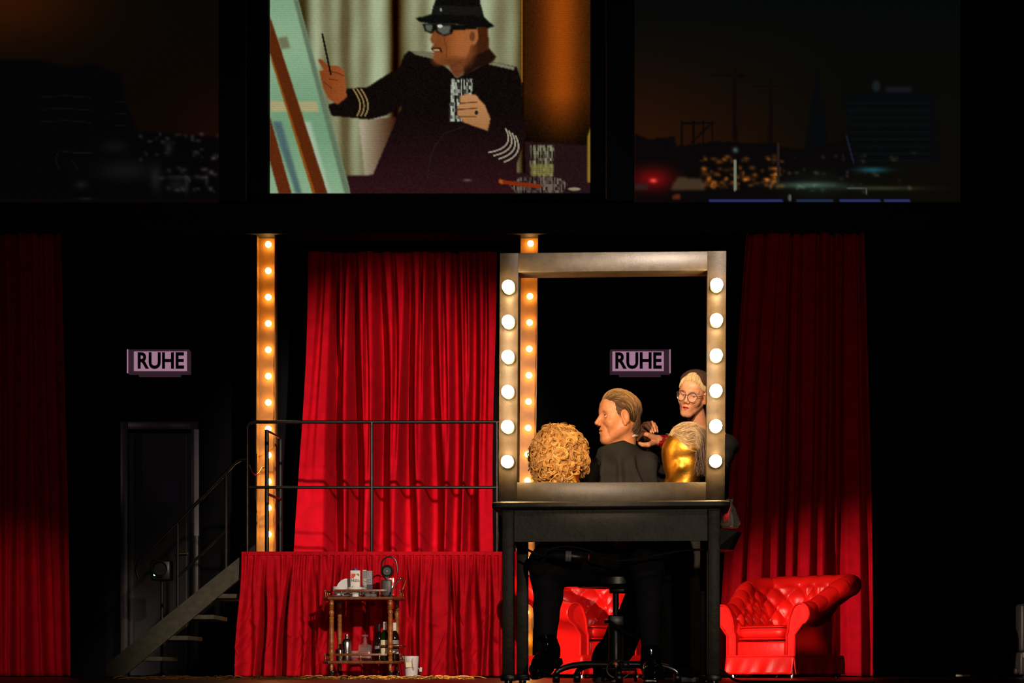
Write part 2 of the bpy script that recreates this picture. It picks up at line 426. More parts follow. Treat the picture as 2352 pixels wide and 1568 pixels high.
    c.fill(z6([(1192, 35), (1500, 45), (1520, 105), (1182, 92)]), (25, 24, 20), 1); c.ell(580+1241*.34864, 64*.34864, 2.5, 4, (150, 160, 140), .6)
    # raised hand with brush
    c.fill(z6([(430, 392), (450, 388), (500, 430), (560, 432), (600, 460), (612, 540), (622, 640), (560, 690), (500, 650), (462, 570), (440, 470), (470, 460), (445, 420)]), lambda a, b: np.stack([np.clip(150+(a-755)*.5, 110, 172), np.clip(74+(a-755)*.3, 48, 92), np.clip(32+(a-755)*.2, 18, 50)], -1), 1)
    for q in ([(500, 470), (560, 480), (600, 500)], [(505, 520), (560, 530)], [(470, 540), (520, 580)]): c.line(z6(q), 2.5, (98, 44, 18), .8)
    c.line(z6([(460, 225), (516, 490)]), 4.5, (28, 22, 16))
    for k in range(3):
        c.line(z6([(664+k*26+64*math.sin(q_)*1.0-(q_/1.9)**2*36, 588+q_*92) for q_ in np.linspace(0, 1.9, 9)]), 3.8, (150, 124, 76))
    # glass in hand
    def facets(x, y, a, b, cc):
        g = np.random.default_rng(3).random((160, 420)); col_ = np.random.default_rng(4).random(420)
        xi = ((x-620)/3.2).astype(int) % 420; yi = ((y+200)/7.5).astype(int) % 160
        t = np.clip((.55*col_[xi]+.75*g[yi, xi])*1.5-.55, 0, 1)[..., None]; return np.array(a)*(1-t)+np.array(b)*t
    c.fill(z6([(1310, 520), (1450, 520), (1442, 660), (1400, 800), (1296, 802)]), lambda a, b: facets(a, b, (26, 20, 18), (196, 204, 184), 0), 1)
    c.fill(z6([(1370, 632), (1420, 618), (1470, 625), (1530, 690), (1568, 780), (1550, 862), (1470, 835), (1385, 805), (1378, 780), (1350, 760), (1350, 705), (1370, 680)]), lambda a, b: np.stack([np.clip(205-(b-225)*.3, 150, 215), np.clip(146-(b-225)*.3, 95, 150), np.clip(92-(b-225)*.25, 50, 95)], -1), 1)
    for q in ([(1370, 680), (1480, 672)], [(1350, 722), (1480, 712)], [(1360, 768), (1470, 768)]): c.line(z6(q), 3, (110, 60, 34), .9)
    c.ell(580+1475*.34864, 742*.34864, 4, 5, (30, 28, 26), .4)
    for k in range(4):
        A_, B_, C_ = (1668+k*22, 848+k*16), (1735+k*20, 975+k*14), (1556+k*34, 1004+k*21)
        c.line(z6([((1-q_)**2*A_[0]+2*q_*(1-q_)*B_[0]+q_*q_*C_[0], (1-q_)**2*A_[1]+2*q_*(1-q_)*B_[1]+q_*q_*C_[1]) for q_ in np.linspace(0, 1, 9)]), 3.6, (168, 160, 136))
    # tumbler, ashtray, cigar
    c.fill(z6([(1825, 955), (1988, 955), (1980, 1160), (1832, 1160)]), lambda a, b: facets(a, b, (40, 28, 22), (150, 150, 118), 0), 1)
    c.fill(z6([(1832, 1080), (1982, 1080), (1978, 1160), (1834, 1160)]), (138, 134, 66), 2, .75)
    c.fill(z6([(1690, 1215), (1760, 1170), (1900, 1155), (2040, 1175), (2078, 1215), (2040, 1268), (1730, 1268)]), lambda a, b: facets(a, b, (36, 20, 20), (140, 132, 112), 0), 1, .75)
    c.line(z6([(1632, 1195), (1720, 1208), (1890, 1226)]), 9, (140, 46, 12))
    c.fill(z6([(1625, 1180), (1650, 1184), (1650, 1212), (1625, 1208)]), (186, 92, 20), 1)
    c.ell(580+2120*.34864, 1245*.34864, 14, 4, (150, 146, 120), .4); c.glow(580+1415*.34864, 1187*.34864, 9, 3, (70, 66, 56))
    c.fill(z6([(2205, 900), (2230, 830), (2230, 1200), (2205, 1200)]), (150, 120, 30), 1)
    c.c *= (.86+.04*np.sin(Y*1.9)[..., None]); c.c += rng.normal(0, 3.0, c.c.shape[:2])[..., None]
    t = thing('projection_screen', 'large lit screen showing a man in black hat and sunglasses holding a glass', 'screen', W(988, 460, YU-.05))
    V, Q, col = c.mesh('p', YU-.06); inv = MW[t.name].inverted(); o = np.array(MW[t.name].translation)
    link('picture', mesh_np('picture', V-o, Q, False, col), 'projected_picture', t)
    p, q = W(567, 460, YU-.08), W(1392, 446, YU-.08)
    fr = ((567, 618), (1358, 1392))
    for a, b in fr:
        x0, x1 = W(a, 0, YU-.08).x, W(b, 0, YU-.08).x
        MB().box(x0, x1, YU-.1, YU+.02, p.z, 7.0).build('frame', 'black_paint', t, False)
    MB().box(p.x, q.x, YU-.1, YU+.02, p.z, q.z).build('frame', 'black_paint', t, False)
    for a in (564, 1391):
        x0 = W(a, 0, YU-.1).x
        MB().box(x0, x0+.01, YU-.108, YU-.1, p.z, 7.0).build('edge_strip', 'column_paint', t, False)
middle_screen()

def city(name, label, x0, x1, right):
    c = Canvas(x0, -60, x1, 464, 3); X, Y = c.X, c.Y
    if right:
        t = np.clip(Y/330, 0, 1)**1.3; sd = np.clip((2000-X)/500, .12, 1)
        c.c = np.stack([6+36*t*sd, 8+9*t*sd, 7-2*t], -1)
        tri = [((730, 590), (735, 230), (745, 140), (755, 230), (758, 590)), ((930, 600), (935, 290), (942, 205), (952, 290), (958, 600))]
        for q in tri: c.fill(z7(list(q)), (13, 6, 5), 1)
        c.line(z7([(612, 225), (800, 222)]), 6, (12, 7, 5)); c.line(z7([(855, 285), (1180, 285)]), 5, (13, 7, 5)); c.ell(*z7([(780, 228)])[0], 7, 6, (9, 6, 5))
        c.line(z7([(745, 140), (640, 225)]), 1.5, (16, 8, 6)); c.line(z7([(942, 210), (1080, 285)]), 1.5, (16, 8, 6))
        c.fill(z7([(1130, 640), (1160, 440), (1200, 155), (1245, 430), (1270, 640)]), (7, 8, 9), 1)
        c.fill(z7([(185, 545), (260, 580), (410, 565), (420, 620), (650, 590), (800, 600), (970, 600), (1000, 620), (1130, 640), (1400, 570), (1400, 940), (185, 940)]), (8, 6, 6), 1)
        c.fill(z7([(1340, 340), (1430, 320), (1860, 320), (1880, 720), (1410, 715)]), (7, 8, 9), 1)
        for k in range(9): c.line(z7([(1370+k*6, 380+k*40), (1830, 380+k*40)]), 4, (11, 12, 12))
        c.line(z7([(1365, 560), (1405, 710)]), 4, (24, 26, 48)); c.ell(*z7([(1530, 285)])[0], 9, 12, (22, 30, 30), .8)
        c.fill(z7([(1580, 290), (1730, 290), (1730, 318), (1580, 318)]), (22, 22, 28), 2)
        for q in ([(450, 480), (450, 700)], [(515, 480), (515, 700)], [(570, 475), (570, 640)], [(620, 480), (620, 800)], [(450, 492), (625, 490)], [(620, 490), (500, 600)]): c.line(z7(q), 4, (8, 6, 6))
        c.glow(*z7([(290, 800)])[0], 46, 26, (96, 4, 4)); c.glow(*z7([(292, 810)])[0], 8, 5, (140, 60, 50))
        c.fill(z7([(400, 830), (430, 790), (560, 800), (580, 860), (390, 862)]), (74, 58, 40), 2, .8)
        c.fill(z7([(190, 825), (260, 825), (260, 862), (190, 862)]), (48, 30, 28), 1, .8)
        r = np.random.default_rng(11)
        for k in range(120):
            x, y = r.uniform(560, 1010), r.choice([690, 745, 775, 805, 820, 840])+r.normal(0, 8)
            c.glow(*z7([(x, y)])[0], r.uniform(2.5, 8), r.uniform(2.5, 5), np.array((70, 38, 10))*r.uniform(.3, 1.2))
        for k in range(40):
            x, y = r.uniform(1010, 1760), r.choice([690, 765, 850])+r.normal(0, 14)
            c.glow(*z7([(x, y)])[0], r.uniform(2.5, 6), r.uniform(2.5, 5), np.array((40, 40, 30))*r.uniform(.2, .9))
        c.line(z7([(748, 700), (745, 860)]), 6, (110, 120, 96)); c.glow(*z7([(748, 640)])[0], 6, 6, (60, 80, 70))
        c.line(z7([(985, 610), (985, 815)]), 7, (34, 26, 24))
        c.glow(*z7([(1160, 835)])[0], 70, 7, (42, 62, 54)); c.glow(*z7([(1200, 840)])[0], 70, 30, (10, 15, 10)); c.glow(*z7([(1510, 750)])[0], 34, 6, (14, 62, 80)); c.glow(*z7([(1560, 852)])[0], 90, 5, (32, 36, 26))
        c.line(z7([(1370, 850), (1475, 855), (1475, 885)]), 2.5, (70, 78, 72)); c.ell(*z7([(1050, 905)])[0], 4, 8, (80, 80, 66), .5)
        for a, b in ((605, 1008), (1090, 1290), (1330, 1552), (1576, 1714)): c.line(z7([(a, 921), (b, 921)]), 4, (42, 48, 100) if a != 1090 else (28, 44, 70))
        c.fill(z7([(395, 890), (442, 885), (442, 915), (395, 915)]), (80, 36, 14), 1)
    else:
        t = np.clip(Y/400, 0, 1)
        c.c = np.stack([9+5*t+0*X, 6+0*t, 3+0*t], -1); c.glow(0, -10, 200, 110, (38, 12, 0)); c.glow(500, 300, 90, 100, (9, 1, 0))
        def z8(p): return [(x*.3061, y*.3061) for x, y in p]
        c.fill(z8([(-20, 440), (300, 450), (520, 500), (700, 465), (830, 530), (910, 560), (960, 800), (1030, 980), (1640, 1030), (1640, 1500), (-20, 1500)]), (5, 4, 5), 2)
        for y in (725, 820, 912): c.line(z8([(310, y), (500, y-8), (690, y+8)]), 2.5, (11, 12, 16))
        for y in (760, 848, 938): c.line(z8([(870, y), (940, y+4)]), 2.5, (14, 12, 12))
        r = np.random.default_rng(4)
        for k in range(60):
            x, y = r.uniform(1050, 1640), r.choice([1010, 1060, 1150, 1190, 1270, 1300, 1330, 1420])+r.normal(0, 10)
            c.glow(x*.3061, y*.3061, r.uniform(2.5, 6), r.uniform(2.5, 5), np.array((30, 27, 27))*r.uniform(.3, 1.1))
        for x, y, a, b, g in ((940, 1280, 60, 22, 13), (610, 1385, 14, 9, 16), (1170, 1340, 12, 28, 18), (1550, 1350, 4, 14, 26), (1400, 1380, 5, 22, 18), (1340, 1330, 28, 4, 24), (640, 1490, 18, 3, 16), (860, 1100, 30, 14, 10), (1265, 1110, 8, 14, 22), (1330, 1390, 18, 14, 14)):
            c.glow(x*.3061, y*.3061, a, b, (g, g, g))
        for q in ([(440, 1130), (560, 1145), (700, 1150)], [(440, 1140), (415, 1200), (445, 1270)], [(540, 1200), (580, 1270)], [(1290, 1330), (1400, 1330)]): c.line(z8(q), 2, (16, 17, 18))
    Yp = YU+.12
    pc = W((x0+x1)/2, 464, Yp)
    t = thing(name, label, 'screen', pc)
    V, Q, col = c.mesh('p', Yp); link('picture', mesh_np('picture', V-np.array(pc), Q, False, col), 'projected_picture', t)
    a, b = W(x0, 472, Yp), W(x1, 465, Yp)
    MB().box(a.x, b.x, Yp-.01, Yp+.06, a.z, b.z).build('bottom_bar', 'black_paint', t, False)
    MB().box(a.x, b.x, Yp+.01, Yp+.05, b.z, 7.2).build('backing', 'black_paint', t, False)
city('city_backdrop', 'dim night city backdrop with cranes, church spire and coloured harbour lights', 1456, 2205, True)
city('city_backdrop', 'almost black night city backdrop with curved office block and few white lights', -30, 504, False)

# ------------------------------------------------------------------ door and quiet signs on the back wall
YD = YB-.06; k = S(YD)
def door():
    a, b = W(283, 972, YD), W(461, 1540, YD)
    t = MB().box(a.x+.06, b.x-.06, YD-.01, YD+.05, .01, a.z-.07).build('door_1', 'door_leaf_paint', None, False)
    t['kind'] = 'structure'; t['label'] = 'dark glossy backstage door in a grey frame'; t['category'] = 'door'
    for x0, x1, z0, z1, y in ((a.x, a.x+.07, 0, a.z, .14), (b.x-.07, b.x, 0, a.z, .14), (a.x+.07, b.x-.07, a.z-.075, a.z, .14)):
        MB().rbox(x0, x1, YD-y, YD+.05, z0, z1, .006, 2).build('door_frame', 'door_frame_paint', t)
    for x0, x1, z0, z1 in ((a.x+.09, a.x+.10, .1, a.z-.12), (b.x-.14, b.x-.13, .1, a.z-.12)):
        MB().box(x0, x1, YD-.02, YD-.01, z0, z1).build('panel_moulding', 'door_frame_paint', t, False)
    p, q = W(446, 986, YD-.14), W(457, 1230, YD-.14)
    MB().box(p.x, q.x, YD-.15, YD-.139, q.z, p.z).build('painted_jamb_light', 'painted_jamb_light', t, False)  # pale colour stands in for light falling on the jamb
    p, q = W(372, 1100, YD), W(414, 1155, YD)
    MB().box(p.x, q.x, YD-.02, YD-.012, q.z, p.z).build('notice', 'notice_paper', t, False)
    h = W(430, 1272, YD)
    MB().tube([(h.x, YD-.01, h.z), (h.x, YD-.06, h.z), (h.x-.1, YD-.06, h.z)], .011).build('door_handle', 'brass', t)
door()
def quiet_sign(px0, px1, label, flip):
    a, b = W(px0, 805, YD), W(px1, 859, YD); cx = (a.x+b.x)/2; zc = (a.z+b.z)/2
    t = thing('quiet_sign', label, 'sign', (cx, YB, b.z), group='illuminated RUHE signs')
    e = .045; ex0, ex1 = (e+.02, .02) if not flip else (.02, e+.02)
    MB().rbox(a.x, b.x, YB-.12, YB, b.z, a.z, .006, 2).build('housing', 'sign_frame', t)
    for z0, z1 in ((a.z-.018, a.z), (b.z, b.z+.018)): MB().rbox(a.x, b.x, YB-.135, YB-.12, z0, z1, .004, 2).build('frame_bar', 'sign_frame', t)
    for x0, x1 in ((a.x, a.x+ex0), (b.x-ex1, b.x)): MB().rbox(x0, x1, YB-.135, YB-.12, b.z+.018, a.z-.018, .004, 2).build('frame_bar', 'sign_frame', t)
    MB().box(a.x+ex0, b.x-ex1, YB-.126, YB-.12, b.z+.018, a.z-.018).build('lit_panel', 'sign_face', t, False)
    mx = (a.x+ex0+b.x-ex1)/2
    text('lettering', 'RUHE', .212, (mx, YB-.128, zc-.001), 'sign_ink', t, bold=.0065, sx=.84)
    xe = a.x if not flip else b.x-.012
    MB().box(xe, xe+.012, YB-.138, YB-.12, b.z, a.z).build('end_strip', 'sign_face', t, False)
    MB().box(cx-.2, cx+.2, YB-.05, YB, b.z-.02, b.z-.008).build('bracket', 'sign_frame', t, False)
quiet_sign(295, 437, 'lit pink RUHE sign on the dark wall above the backstage door', False)
quiet_sign(1401, 1539, 'lit pink RUHE sign seen through the mirror frame above the seated man', True)

# ------------------------------------------------------------------ cloth
def cloth(name, label, mname, xt, xb, z1, z0, Y, fold, nx, nz, cat='curtain', group=None, hem=True, flare=1.):
    U, T = np.meshgrid(np.linspace(0, 1, nx), np.linspace(0, 1, nz))       # T: 0 top, 1 bottom
    xa = xt[0]+(xb[0]-xt[0])*T**flare; xc = xt[1]+(xb[1]-xt[1])*T**flare
    X = xa+(xc-xa)*U; Z = z1+(z0-z1)*T
    D, DX = fold(U, T)
    V = np.stack([X+DX, Y-D, Z], -1)
    if hem:
        V[-1, :, 1] += .004
    base = np.array(((xb[0]+xb[1])/2, Y, z0)); V = V.reshape(-1, 3)-base
    I = np.arange(nx*nz).reshape(nz, nx)
    Q = np.stack([I[:-1, :-1], I[1:, :-1], I[1:, 1:], I[:-1, 1:]], -1).reshape(-1, 4)
    o = link(name, mesh_np(name, V, Q, True), mname, None, loc=tuple(base))
    m = o.modifiers.new('thickness', 'SOLIDIFY'); m.thickness = .006; m.offset = 0
    tag(o, label, cat, group)
    return o
def groove(u, c, wd, dp):                                 # a deep valley with one steep side
    d = (u-c)/wd
    return -dp*np.exp(-np.abs(d)**3.6)
YC = 17.75
def mid_fold(U, T):
    T = np.minimum(T*1.36, 1.)
    D = np.zeros_like(U)
    g = [(.135, .19, .026, .11), (.245, .29, .028, .12), (.375, .425, .034, .12), (.53, .56, .030, .11), (.655, .69, .034, .13), (.79, .80, .026, .10), (.885, .885, .026, .10),
         (.19, .20, .014, .05), (.31, .34, .013, .05), (.45, .50, .015, .055), (.595, .63, .014, .05), (.725, .75, .014, .055), (.84, .845, .013, .05), (.94, .955, .015, .05), (.07, .05, .02, .03)]
    for a, b, wd, dp in g:
        c = a+(b-a)*T**.8
        k = (.65+.5*np.minimum(T*1.6, 1)) if dp > .06 else np.clip(1.1-T*1.3, 0, 1)
        wv = wd*(.65+.75*T)
        D += groove(U, c, wv*1.05, dp*k*4.2)*np.clip(T*9+.12, 0, 1)
    D += .018*np.sin(U*23+2*T)+.012*np.sin(U*61+3*np.sin(3*T))*np.clip(1-T, .2, 1)
    D += .012*np.sin(T*38+U*9)*np.clip((T-.75)*4, 0, 1)*np.sin(U*33)
    DX = .012*np.sin(T*5+U*14)
    return D, DX
p, q, r_, s_ = W(708, 578, YC), W(1138, 578, YC), W(676, 1262, YC), W(1132, 1262, YC)
zz = .012
ext = (p.z-zz)/(p.z-r_.z)
cloth('stage_curtain', 'bright red pleated curtain hanging behind the platform railing', 'red_velvet', (p.x, q.x), (p.x+(r_.x-p.x)*ext, q.x+(s_.x-q.x)*ext), p.z, .012, YC, mid_fold, 760, 110, flare=1.25, group='red stage curtains')
MB().box(p.x-.05, q.x+.05, YC-.02, YC+.04, p.z+.002, p.z+.5).build('curtain_header', 'black_paint')
tag(bpy.data.objects['curtain_header'], 'black header board above the bright middle curtain', 'header board')
def side_fold(seed, n):
    r = np.random.default_rng(seed); cs = [(j+.5+r.uniform(-.25, .25))/n for j in range(n)]; dr = r.uniform(-.03, .03, n); dp = r.uniform(.09, .2, n); wd = r.uniform(.016, .034, n)
    def f(U, T):
        D = np.zeros_like(U)
        for j in range(n): D += groove(U, cs[j]+dr[j]*T, wd[j]*(.7+.6*T), dp[j]*(.5+.7*T))
        D += .03*np.sin(U*17+seed+T)+.01*np.sin(U*70)*(1-T)+.010*np.sin(T*50+U*20)*np.clip((T-.9)*10, 0, 1)
        return D, .01*np.sin(T*4+U*11)
    return f
p, q = W(1716, 536, 17.2), W(1986, 536, 17.2); r_, s_ = W(1655, 1556, 17.2), W(2005, 1556, 17.2)
cloth('stage_curtain', 'dim red curtain hanging behind the tufted armchair beside the mirror', 'red_velvet', (p.x, q.x), (r_.x, s_.x), p.z, .012, 17.2, side_fold(3, 9), 260, 90, group='red stage curtains', flare=.8)
p, q = W(-160, 536, 17.2), W(141, 536, 17.2); r_, s_ = W(-175, 1556, 17.2), W(161, 1556, 17.2)
cloth('stage_curtain', 'dark red curtain at the edge of the picture beyond the stairs', 'red_velvet', (p.x, q.x), (r_.x, s_.x), p.z, .012, 17.2, side_fold(8, 10), 260, 90, group='red stage curtains', flare=.8)

# ------------------------------------------------------------------ bulb columns
bulb_small = MB().sphere((0, 0, 0), .027, 16, 10).mesh('small_bulb')
sock_small = MB().lathe([(.012, 0), (.013, .02), (.011, .03)], n=10, axis='y').mesh('small_socket')
def bulb_column(px, w_px, y_top, y0, dy, n, label, Y, lean):
    a = W(px-w_px/2, y_top, Y); b = W(px+w_px/2, y_top, Y); cx = (a.x+b.x)/2
    t = thing('bulb_column', label, 'light column', (cx-math.tan(lean)*a.z, Y, 0), group='columns of bare bulbs', roty=lean)
    h = a.z/math.cos(lean); hw = (b.x-a.x)/2
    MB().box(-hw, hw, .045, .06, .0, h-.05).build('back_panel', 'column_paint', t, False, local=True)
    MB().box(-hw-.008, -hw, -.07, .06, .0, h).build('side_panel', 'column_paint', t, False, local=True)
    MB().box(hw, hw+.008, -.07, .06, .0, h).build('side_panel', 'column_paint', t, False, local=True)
    for i in range(n):
        z = ZC+(HY-(y0+dy*i))/S(Y)
        if z < .1: break
        o = link('bulb', bulb_small, 'small_bulb_glow', t, loc=(.012, 0, z/math.cos(lean)))
        link('socket', sock_small, 'bulb_socket', o, loc=(0, .048, 0))
bulb_column(613, 40, 527, 561, 60.5, 17, 'amber column of bare bulbs standing behind the platform railing', 17.45, 0.)
bulb_column(1216, 39, 526, 559, 60.5, 17, 'amber column of bare bulbs partly hidden behind the mirror frame', 17.45, math.radians(.75))

# ------------------------------------------------------------------ platform, skirt, railing
YP = 16.05; YR = 17.28
xl, xr = W(560, 0, YP).x, W(1188, 0, YP).x; zp = W(0, 1266, YP).z
t = thing('platform', 'raised black stage platform above the red gathered skirt', 'platform', ((xl+xr)/2, (YP+YR)/2, 0))
MB().box(xl, xr, YP, YR, zp-.05, zp).build('deck', 'black_paint', t, False)
for x in (xl+.08, (xl+xr)/2, xr-.08):
    for y in (YP+.1, YR-.1): MB().box(x-.03, x+.03, y-.03, y+.03, 0, zp-.05).build('leg', 'dark_metal', t, False)
def skirt_fold(U, T):
    r = np.random.default_rng(21); n = 21
    D = np.zeros_like(U)
    top = np.clip(1-T*2.6, 0, 1)
    D += top*.012*np.sin(U*430+6*np.sin(U*31))*np.clip(T*14, 0, 1)+top*.010*np.sin(U*263+1)
    for j in range(n):
        c0 = (j+.5+r.uniform(-.35, .35))/n; drift = r.uniform(-.022, .022); wd = r.uniform(.007, .020); dp = r.uniform(.07, .26); t0 = r.uniform(0, .5)
        D += groove(U, c0+drift*T, wd*(.6+.9*T), dp)*np.clip((T-.05)*3, 0, 1)*np.clip((1.25-np.abs(T-t0-.5)*.9), .2, 1)
    for j in range(60):                                   # sideways creases in the lower cloth
        c0, t0 = r.uniform(0, 1), r.uniform(.45, .97); sl = r.uniform(-6, 6); L = r.uniform(.01, .03)
        e = (T-t0-(U-c0)*sl)/.02
        D += .020*np.exp(-e*e)*np.exp(-((U-c0)/L)**2)
    D += .02*np.sin(U*40+2*T+np.sin(U*13))*T
    D += .05*T
    return D, .006*np.sin(T*7+U*40)
fl = W(541, 1558, YP-.06)
cloth('platform_skirt', 'gathered red cloth skirt hanging from the platform behind the drinks trolley', 'red_skirt', (xl-.01, xr+.01), (W(542, 0, YP).x, xr+.005), zp-.005, .012, YP-.05, skirt_fold, 700, 90, cat='skirt', flare=1.1)
MB().rbox(xl-.01, xr+.01, YP-.062, YP-.03, zp-.035, zp-.004, .005, 2).build('band', 'red_skirt', bpy.data.objects['platform_skirt'])

t = thing('railing', 'black tubular railing with two rails along the platform front', 'railing', ((xl+xr)/2, YP+.06, zp))
yr = YP+.06; zt = W(0, 969, yr).z; zm = W(0, 1119, yr).z; xa, xb_ = W(568, 0, yr).x, W(1147, 0, yr).x
arc = [(xa+.05-.05*math.cos(a), yr, zt-.05+.05*math.sin(a)) for a in np.linspace(0, PI/2, 6)]
MB().tube(arc+[(xb_, yr, zt)], .014, 10).build('top_rail', 'dark_metal', t)
MB().tube([(xa, yr, zm), (xb_, yr, zm)], .012, 10).build('middle_rail', 'dark_metal', t)
MB().tube([(xa, yr, zp), (xa, yr, zt-.05)], .014, 10).build('post', 'dark_metal', t)
for x in (W(854, 0, yr).x, xb_-.02): MB().tube([(x, yr, zp), (x, yr, zt)], .014, 10).build('post', 'dark_metal', t)
# end railing running back along the platform
ya, yb_ = 16.68, 17.24; xs = W(613, 0, ya).x
t2 = thing('railing', 'short black railing running back from the top of the stairs', 'railing', (xs, ya, zp))
MB().tube([(xs, ya, zp), (xs, ya, zt), (xs+.05, yb_, zt), (xs+.05, yb_, zp)], .018, 8).build('frame', 'dark_metal', t2)
MB().tube([(xs, ya, zm), (xs+.05, yb_, zm)], .012, 8).build('middle_rail', 'dark_metal', t2)
cp = [W(572, 1052, yr)]
for i in range(9):
    u = i/8; cp.append(Vector((xa+(xs-xa)*u, yr+(ya-yr)*u, zm+.21-.09*math.sin(PI*min(u*1.3, 1)))))
MB().tube(cp[1:], .006, 6).build('chain', 'brass', t2)
for i in range(7):                                          # bolts on the end post
    pass
# ------------------------------------------------------------------ stairs
YS = 16.1
t = thing('stairs', 'steep black metal stairs with tubular handrail leading up to the platform', 'stairs', (W(330, 0, YS).x, YS+.4, 0))
def band(Y, name, mname):
    P = [W(243, 1541, Y), W(262, 1558, Y), W(284, 1558, Y), W(560, 1321, Y), W(560, 1272, Y), W(246, 1524, Y)]
    pl = [(q.x, max(q.z, .005)) for q in P]
    x1 = xl-.02; z_hi = pl[4][1]; sl = (pl[4][1]-pl[5][1])/(pl[4][0]-pl[5][0])
    pl[4] = (x1, pl[4][1]-sl*(pl[4][0]-x1)); pl[3] = (x1, pl[3][1]-sl*(pl[3][0]-x1))
    MB().prism(pl, Y-.02, Y+.02).build(name, mname, t, False)
    return pl
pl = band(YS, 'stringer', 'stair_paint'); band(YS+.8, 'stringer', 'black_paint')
sl = (pl[4][1]-pl[5][1])/(pl[4][0]-pl[5][0])
for i in range(4):
    z = zp*(i+1)/6; x = pl[5][0]+(z-pl[5][1])/sl+.235
    MB().rbox(x-.13, x+.13, YS+.02, YS+.78, z-.035, z, .004, 2).build('tread', 'stair_paint', t)
yh = YS
hp = [W(318, 1327, yh), W(313, 1312, yh), W(316, 1294, yh), W(328, 1278, yh), W(408, 1201, yh), W(518, 1086, yh), W(538, 1064, yh), W(553, 1055, yh), W(566, 1056, yh)]
MB().tube(hp, .014, 10).build('handrail', 'dark_metal', t)
MB().tube([W(408, 1325, yh), W(518, 1219, yh)], .012, 8).build('lower_rail', 'dark_metal', t)
MB().tube([W(408, 1202, yh), W(408, 1400, yh)], .013, 8).build('post', 'dark_metal', t)
MB().tube([W(519, 1086, yh), W(519, 1306, yh)], .013, 8).build('post', 'dark_metal', t)

# small stage lamp on a stand behind the stairs
b = W(441, 0, 17.4); zl = W(0, 1310, 17.4).z
t = thing('floor_lamp', 'small black stage lamp with green light standing behind the stairs', 'stage lamp', (W(372, 0, 17.6).x, 17.6, 0))
x0 = t.location.x
MB().lathe([(.14, 0), (.14, .015), (.03, .03), (.018, .04)], (x0, 17.6, 0), 20).build('base', 'black_plastic', t)
MB().tube([(x0, 17.6, .03), (x0, 17.6, zl-.06)], .014, 8).build('pole', 'dark_metal', t)
MB().rbox(x0-.09, x0+.09, 17.52, 17.68, zl-.08, zl+.10, .02, 3).build('housing', 'black_plastic', t)
MB().lathe([(.06, 0), (.07, .05), (.066, .05), (.055, .01)], (x0, 17.52, zl+.02), 18, axis='y').build('lens_ring', 'dark_metal', t)
MB().sphere((x0-.05, 17.512, zl-.03), .009, 8, 6).build('status_light', 'led_green', t)

# ================================================================== MAKE-UP TABLE AND MIRROR FRAME
YT = 8.3; YAW = math.radians(-4.5)
s = S(YT); txc = .430
tz = .758
t = thing('makeup_table', 'black make-up table carrying the bulb-lit mirror frame', 'table', (txc, YT+.28, 0), YAW)
hw = .487; hd = .27
def slab(hw, y0, y1, z0, z1, r, n=6):
    P = []
    for cx, cy, a0 in ((hw-r, y0+r, -PI/2), (hw-r, y1-r, 0), (-hw+r, y1-r, PI/2), (-hw+r, y0+r, PI)):
        P += [(cx+r*math.cos(a0+PI/2*i/n), cy+r*math.sin(a0+PI/2*i/n)) for i in range(n+1)]
    m = len(P); mb = MB(); e = .006
    ins = [(x*(1-e/abs(hw)), y*(1-e/hd)) for x, y in P]
    V = [(x, y, z0) for x, y in ins]+[(x, y, z0+e) for x, y in P]+[(x, y, z1-e) for x, y in P]+[(x, y, z1) for x, y in ins]
    Fc = [tuple(reversed(range(m))), tuple(range(3*m, 4*m))]
    for L in range(3): Fc += [(L*m+i, L*m+(i+1) % m, (L+1)*m+(i+1) % m, (L+1)*m+i) for i in range(m)]
    return mb.add(V, Fc)
slab(hw+.008, -hd-.03, hd+.02, tz-.028, tz, .045).build('top', 'table_paint', t, local=True)
lx = .428; ly = hd-.035
MB().box(-lx+.02, lx-.02, -ly+.008, -ly+.028, tz-.028-.135, tz-.028).build('apron', 'table_paint', t, False, local=True)
MB().box(-lx+.02, lx-.02, ly-.028, ly-.008, tz-.028-.08, tz-.028).build('apron', 'table_paint', t, False, local=True)
for sg in (-1, 1): MB().box(sg*lx-.01, sg*lx+.01, -ly+.02, ly-.02, tz-.028-.135, tz-.028).build('side_apron', 'table_paint', t, False, local=True)
for sx in (-1, 1):
    for sy in (-1, 1):
        x, y = sx*(lx-(.025 if sy > 0 else 0)), sy*ly
        lg = MB().rbox(x-.025, x+.025, y-.025, y+.025, .03, tz-.03, .005, 2).build('leg', 'table_paint', t, local=True)
        MB().rbox(x-.031, x+.031, y-.031, y+.031, .012, .04, .005, 2).build('foot', 'black_plastic', lg, local=True)
        MB().lathe([(.014, 0), (.016, .004), (.016, .012)], (x, y, 0), 12).build('glide', 'chrome', lg, local=True)
# black tray hooked on the side of the table
tr = MB()
pts = [(lx+.01, .0), (lx+.105, .02), (lx+.125, .06), (lx+.125, .16), (lx+.08, .2), (lx+.01, .2)]
n = len(pts); zt0, zt1 = tz-.185, tz-.09
V = [(x-(.035 if x > lx+.05 else 0), y, zt0) for x, y in pts]+[(x, y, zt1-.02*((x-lx)/.12)) for x, y in pts]
tr.add(V, [tuple(reversed(range(n))), tuple(range(n, 2*n))]+[(i, (i+1) % n, n+(i+1) % n, n+i) for i in range(n)])
tr.build('side_tray', 'black_plastic', t, False, local=True, label='black tray hooked on the table side')

M0 = MW[t.name]
